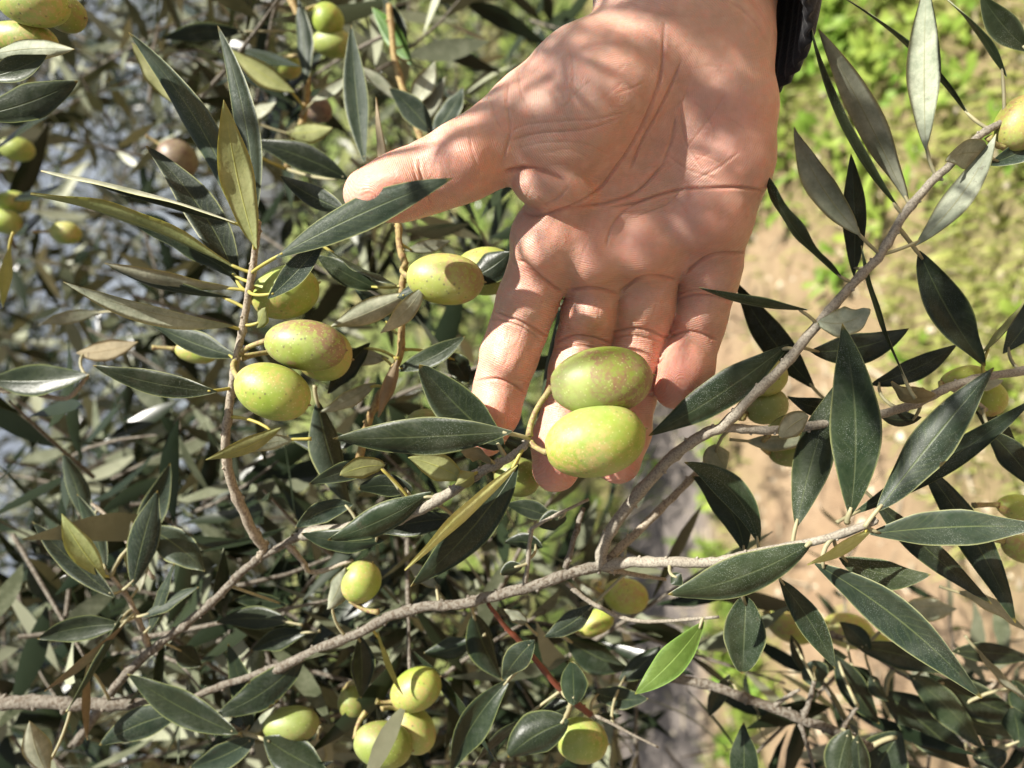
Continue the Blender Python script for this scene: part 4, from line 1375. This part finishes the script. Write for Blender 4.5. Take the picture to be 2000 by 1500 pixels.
make_olive("blurred dark purple olive above the thumb", 622, 214, 27, 24, 30, 420, 'p', (600, 200, 404))
make_olive("blurred olive touching the left edge, upper one", 30, 290, 36, 24, 10, 440, 'g', None)
make_olive("blurred olive touching the left edge, middle one of the lower three", 26, 395, 32, 22, 5, 450, 'g', None)
make_olive("blurred olive half cut by the left edge, lowest", 8, 432, 34, 24, 10, 440, 'g', None)
make_olive("blurred short olive right of those at the left edge", 128, 455, 30, 22, 5, 445, 'g', None)
make_olive("bright green olive seen beneath the left twig's grey leaf", 382, 688, 40, 22, 10, 332, 'g', None)
make_shoot("dim twig at the left edge with a long dark horizontal leaf",
 [([(-40,770,330),(0,762,328),(60,766,326),(130,778,324),(170,735,322)], 6, 4, M_BARK)],
 """
 -20 742 174 732 58 6 d 10 322 318
 150 690 270 668 40 6 t 20 330 330
 20 480 5 600 26 4 y 40 320 320
 200 610 75 635 26 4 l 20 350 350
 """, maxpet=0.04)
make_shoot("dim bluish leaves rising above the diagonal branch on the left",
 [([(300,1130,330),(250,1060,334),(200,1000,340),(140,960,346)], 4, 3, M_BARK)],
 """
 170 1030 122 885 38 4 w 18 340 340
 262 1080 332 905 48 4 w 12 330 330
 """, maxpet=0.04)

# ------------------------------------------------------------------ the rest of the tree: one mass of foliage
def foliage(name, label, shoots, seed, nl=5, mats=(M_UP, M_LO)):
    """shoots: list of (base Vector, direction Vector, length m, leaf count, leaf length m)"""
    r = random.Random(seed)
    V, F, MI, UVs = [], [], [], []
    for base, dr, L, n, ll in shoots:
        dr = dr.normalized()
        side = dr.orthogonal().normalized(); oth = dr.cross(side)
        cur = Vector((r.gauss(0, 1), r.gauss(0, 1), r.gauss(0, 1))) * 0.12
        def at(s): return base + dr * (L * s) + cur * (L * s * s) 
        # stem
        pts = [at(s) for s in (0, .35, .7, 1.0)]
        v, f = tube_geo(pts, [0.0013, 0.0011, 0.0009, 0.0005], 5, False)
        o = len(V); V += v; F += [tuple(i + o for i in q) for q in f]; MI += [2] * len(f); UVs += [(0, 0)] * len(v)
        a = r.uniform(0, 6.28)
        for k in range(n):
            s = (k // 2 + 0.6) / (n / 2 + 0.4)
            p = at(min(1, s))
            if k % 2 == 0: a += 1.57 + r.gauss(0, 0.3)
            out = side * math.cos(a + math.pi * (k % 2)) + oth * math.sin(a + math.pi * (k % 2))
            T = (out * r.uniform(0.5, 1.0) + dr * r.uniform(0.3, 0.9) + Vector((r.gauss(0, .2), r.gauss(0, .2), r.gauss(0, .2)))).normalized()
            Ll = ll * r.uniform(0.65, 1.2); W = Ll * r.uniform(0.13, 0.20)
            b = p + T * 0.004; tip = b + T * Ll
            ctrl = (b + tip) / 2 + Vector((r.gauss(0, 1), r.gauss(0, 1), r.gauss(0, 1) - 0.4)) * Ll * 0.09
            fac = (dr * 0.8 - out * 0.3 + Vector((0, 0, 0.6)) + Vector((r.gauss(0, .5), r.gauss(0, .5), r.gauss(0, .5)))).normalized()
            S0 = len(V)
            for i in range(nl + 1):
                t = i / nl
                c = b * (1-t)**2 + ctrl * (2*t*(1-t)) + tip * t*t
                S = T.cross(fac).normalized(); up = S.cross(T)
                w = W * 0.5 * profile(t, 0)
                for x in (-1, 0, 1):
                    V.append(c + S * (w * x) - up * (0.16 * w * abs(x) - 0.02 * w)); UVs.append((0.5 + 0.5 * x * 0.9, t))
                for x in (-1, 0, 1):
                    V.append(c + S * (w * x) - up * (0.16 * w * abs(x) - 0.02 * w + (0.0004 if x == 0 else 0.00005))); UVs.append((0.5 + 0.5 * x * 0.9, t))
            for i in range(nl):
                q = S0 + i * 6; e = q + 6
                F += [(q, q+1, e+1, e), (q+1, q+2, e+2, e+1), (q+3, e+3, e+4, q+4), (q+4, e+4, e+5, q+5)]
                MI += [0, 0, 1, 1]
    o = mesh_obj(name, V, F, [mats[0], mats[1], M_BARKD], None, MI, True, UVs)
    tag(o, label, None, None, "stuff")
    return o

def bulk_mat(name, c1, c2, rough, transl):
    m = NT(name)
    tc = m.n("TexCoord"); g = m.n("NewGeometry")
    rnd = g.outputs["Random Per Island"]
    col = m.mix(m.math('MULTIPLY', rnd, rnd), c1, c2)
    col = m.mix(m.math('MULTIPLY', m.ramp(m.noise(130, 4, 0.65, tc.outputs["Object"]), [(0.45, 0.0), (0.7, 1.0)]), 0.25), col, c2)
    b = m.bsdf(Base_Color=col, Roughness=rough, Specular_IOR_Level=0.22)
    tr = m.n("BsdfTranslucent"); m.l(m.mix(0.6, col, (0.30, 0.34, 0.05)), tr.inputs[0])
    ms = m.n("MixShader"); ms.inputs[0].default_value = transl
    m.l(b.outputs[0], ms.inputs[1]); m.l(tr.outputs[0], ms.inputs[2]); m.l(ms.outputs[0], m.out.inputs[0])
    return m.mat
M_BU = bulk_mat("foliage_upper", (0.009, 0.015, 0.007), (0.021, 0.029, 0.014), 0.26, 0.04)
M_BL = bulk_mat("foliage_lower", (0.055, 0.065, 0.035), (0.34, 0.355, 0.25), 0.38, 0.09)

fr = random.Random(21)
def rand_dir(k=0.5):
    v = Vector((fr.gauss(0, 1), fr.gauss(0, 1), fr.gauss(0, 1))).normalized()
    return (v + Vector((0, 0, -k))).normalized()
def shades_ground(p):
    g = p - SUN * (p.z / SUN.z)
    q = project(g)
    return q[2] > 0 and 1320 < q[0] < 2150 and -150 < q[1] < 1650
sh = []
# near layer behind the traced shoots (left two fifths of the frame)
for _ in range(200):
    x = fr.uniform(-100, 1050); y = fr.uniform(-80, 1600)
    if x > 700 and fr.random() < 0.55: continue
    sh.append((U(x, y, fr.uniform(430, 850)), rand_dir(), fr.uniform(0.07, 0.15), fr.randint(8, 14), fr.uniform(0.045, 0.065)))
for _ in range(46):
    sh.append((U(fr.uniform(-100, 640), fr.uniform(830, 1600), fr.uniform(360, 480)), rand_dir(), fr.uniform(0.06, 0.11), fr.randint(5, 8), fr.uniform(0.045, 0.06)))
# deeper layers
for _ in range(420):
    d = fr.uniform(700, 1900)
    x = fr.uniform(-120, 1060) ; y = fr.uniform(-120, 1600)
    if x > 700 and fr.random() < 0.35: continue
    p = U(x, y, d)
    if p.z < 0.35 or (shades_ground(p) and fr.random() < 0.85): continue
    sh.append((p, rand_dir(), fr.uniform(0.10, 0.22), fr.randint(10, 16), fr.uniform(0.05, 0.07)))
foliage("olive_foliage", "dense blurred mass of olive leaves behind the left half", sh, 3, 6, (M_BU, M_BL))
sh = []
for _ in range(5600):       # the crown behind and above, clumped, with gaps
    d = 1200 + 1700 * fr.random()
    x = fr.uniform(-560, 1060); y = fr.uniform(-700, 1700)
    if (x < -80 or y < -120) and fr.random() < 0.75: continue
    p = U(x, y, d)
    if p.z < 0.30 or p.z > 3.2: continue
    n = mnoise.noise(p * 1.7) + 0.5 * mnoise.noise(p * 4.0)
    if n < (0.0 if d < 1800 else -0.15) or (shades_ground(p) and fr.random() < 0.9): continue
    sh.append((p, rand_dir(), fr.uniform(0.15, 0.30), fr.randint(12, 18), fr.uniform(0.055, 0.08)))
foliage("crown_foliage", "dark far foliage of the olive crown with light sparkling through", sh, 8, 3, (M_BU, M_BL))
sh = []
# lower middle, between the shoots and the ground
for _ in range(60):
    x = fr.uniform(350, 1350); y = fr.uniform(1000, 1650)
    sh.append((U(x, y, fr.uniform(360, 620)), rand_dir(), fr.uniform(0.06, 0.13), fr.randint(6, 12), fr.uniform(0.04, 0.06)))
for _ in range(26):
    x = fr.uniform(1500, 2150); y = fr.uniform(1250, 1750)
    sh.append((U(x, y, fr.uniform(380, 600)), rand_dir(), fr.uniform(0.06, 0.12), fr.randint(6, 10), fr.uniform(0.04, 0.06)))
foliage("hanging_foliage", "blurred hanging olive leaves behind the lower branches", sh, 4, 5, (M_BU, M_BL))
# unseen crown shoots placed between hand and sun to dapple the light
sh = []
C0 = U(1320, 210, 240)
s1 = SUN.orthogonal().normalized(); s2 = SUN.cross(s1)
for _ in range(26):
    k = fr.uniform(0.25, 0.95)
    p = C0 + SUN * k + s1 * fr.gauss(0, 0.03) + s2 * fr.gauss(0, 0.03)
    q = project(p)
    mg = 0.12 / max(q[2], 0.02) * FPX
    if q[2] > 0.015 and -mg < q[0] < 2000 + mg and -mg < q[1] < 1500 + mg: continue
    if (p - CAM).length < 0.16: continue
    if shades_ground(p) and fr.random() < 0.6: continue
    sh.append((p, rand_dir(), fr.uniform(0.04, 0.07), fr.randint(6, 10), fr.uniform(0.04, 0.05)))
foliage("dapple_foliage", "unseen olive leaves overhead, placed to dapple the light on the hand", sh, 5, 4, (M_BU, M_BL))

# unseen foliage added behind and beside the camera to cut sky fill light
sh = []
while len(sh) < 620:
    if len(sh) < 380:
        p = Vector((fr.uniform(-1.8, 2.2), fr.uniform(-2.6, -0.7), fr.uniform(1.3, 3.4)))
    else:
        p = Vector((fr.uniform(-2.6, -1.0), fr.uniform(-0.7, 1.6), fr.uniform(1.5, 3.4)))
        q = project(p)
        if q[2] > 0 and -250 < q[0] < 2250 and -250 < q[1] < 1750: continue
    if mnoise.noise(p * 1.3) < -0.15: continue
    sh.append((p, rand_dir(), fr.uniform(0.2, 0.4), fr.randint(14, 20), fr.uniform(0.08, 0.11)))
foliage("fill_block_foliage", "olive crown behind the viewer", sh, 9, 2, (M_BU, M_BL))
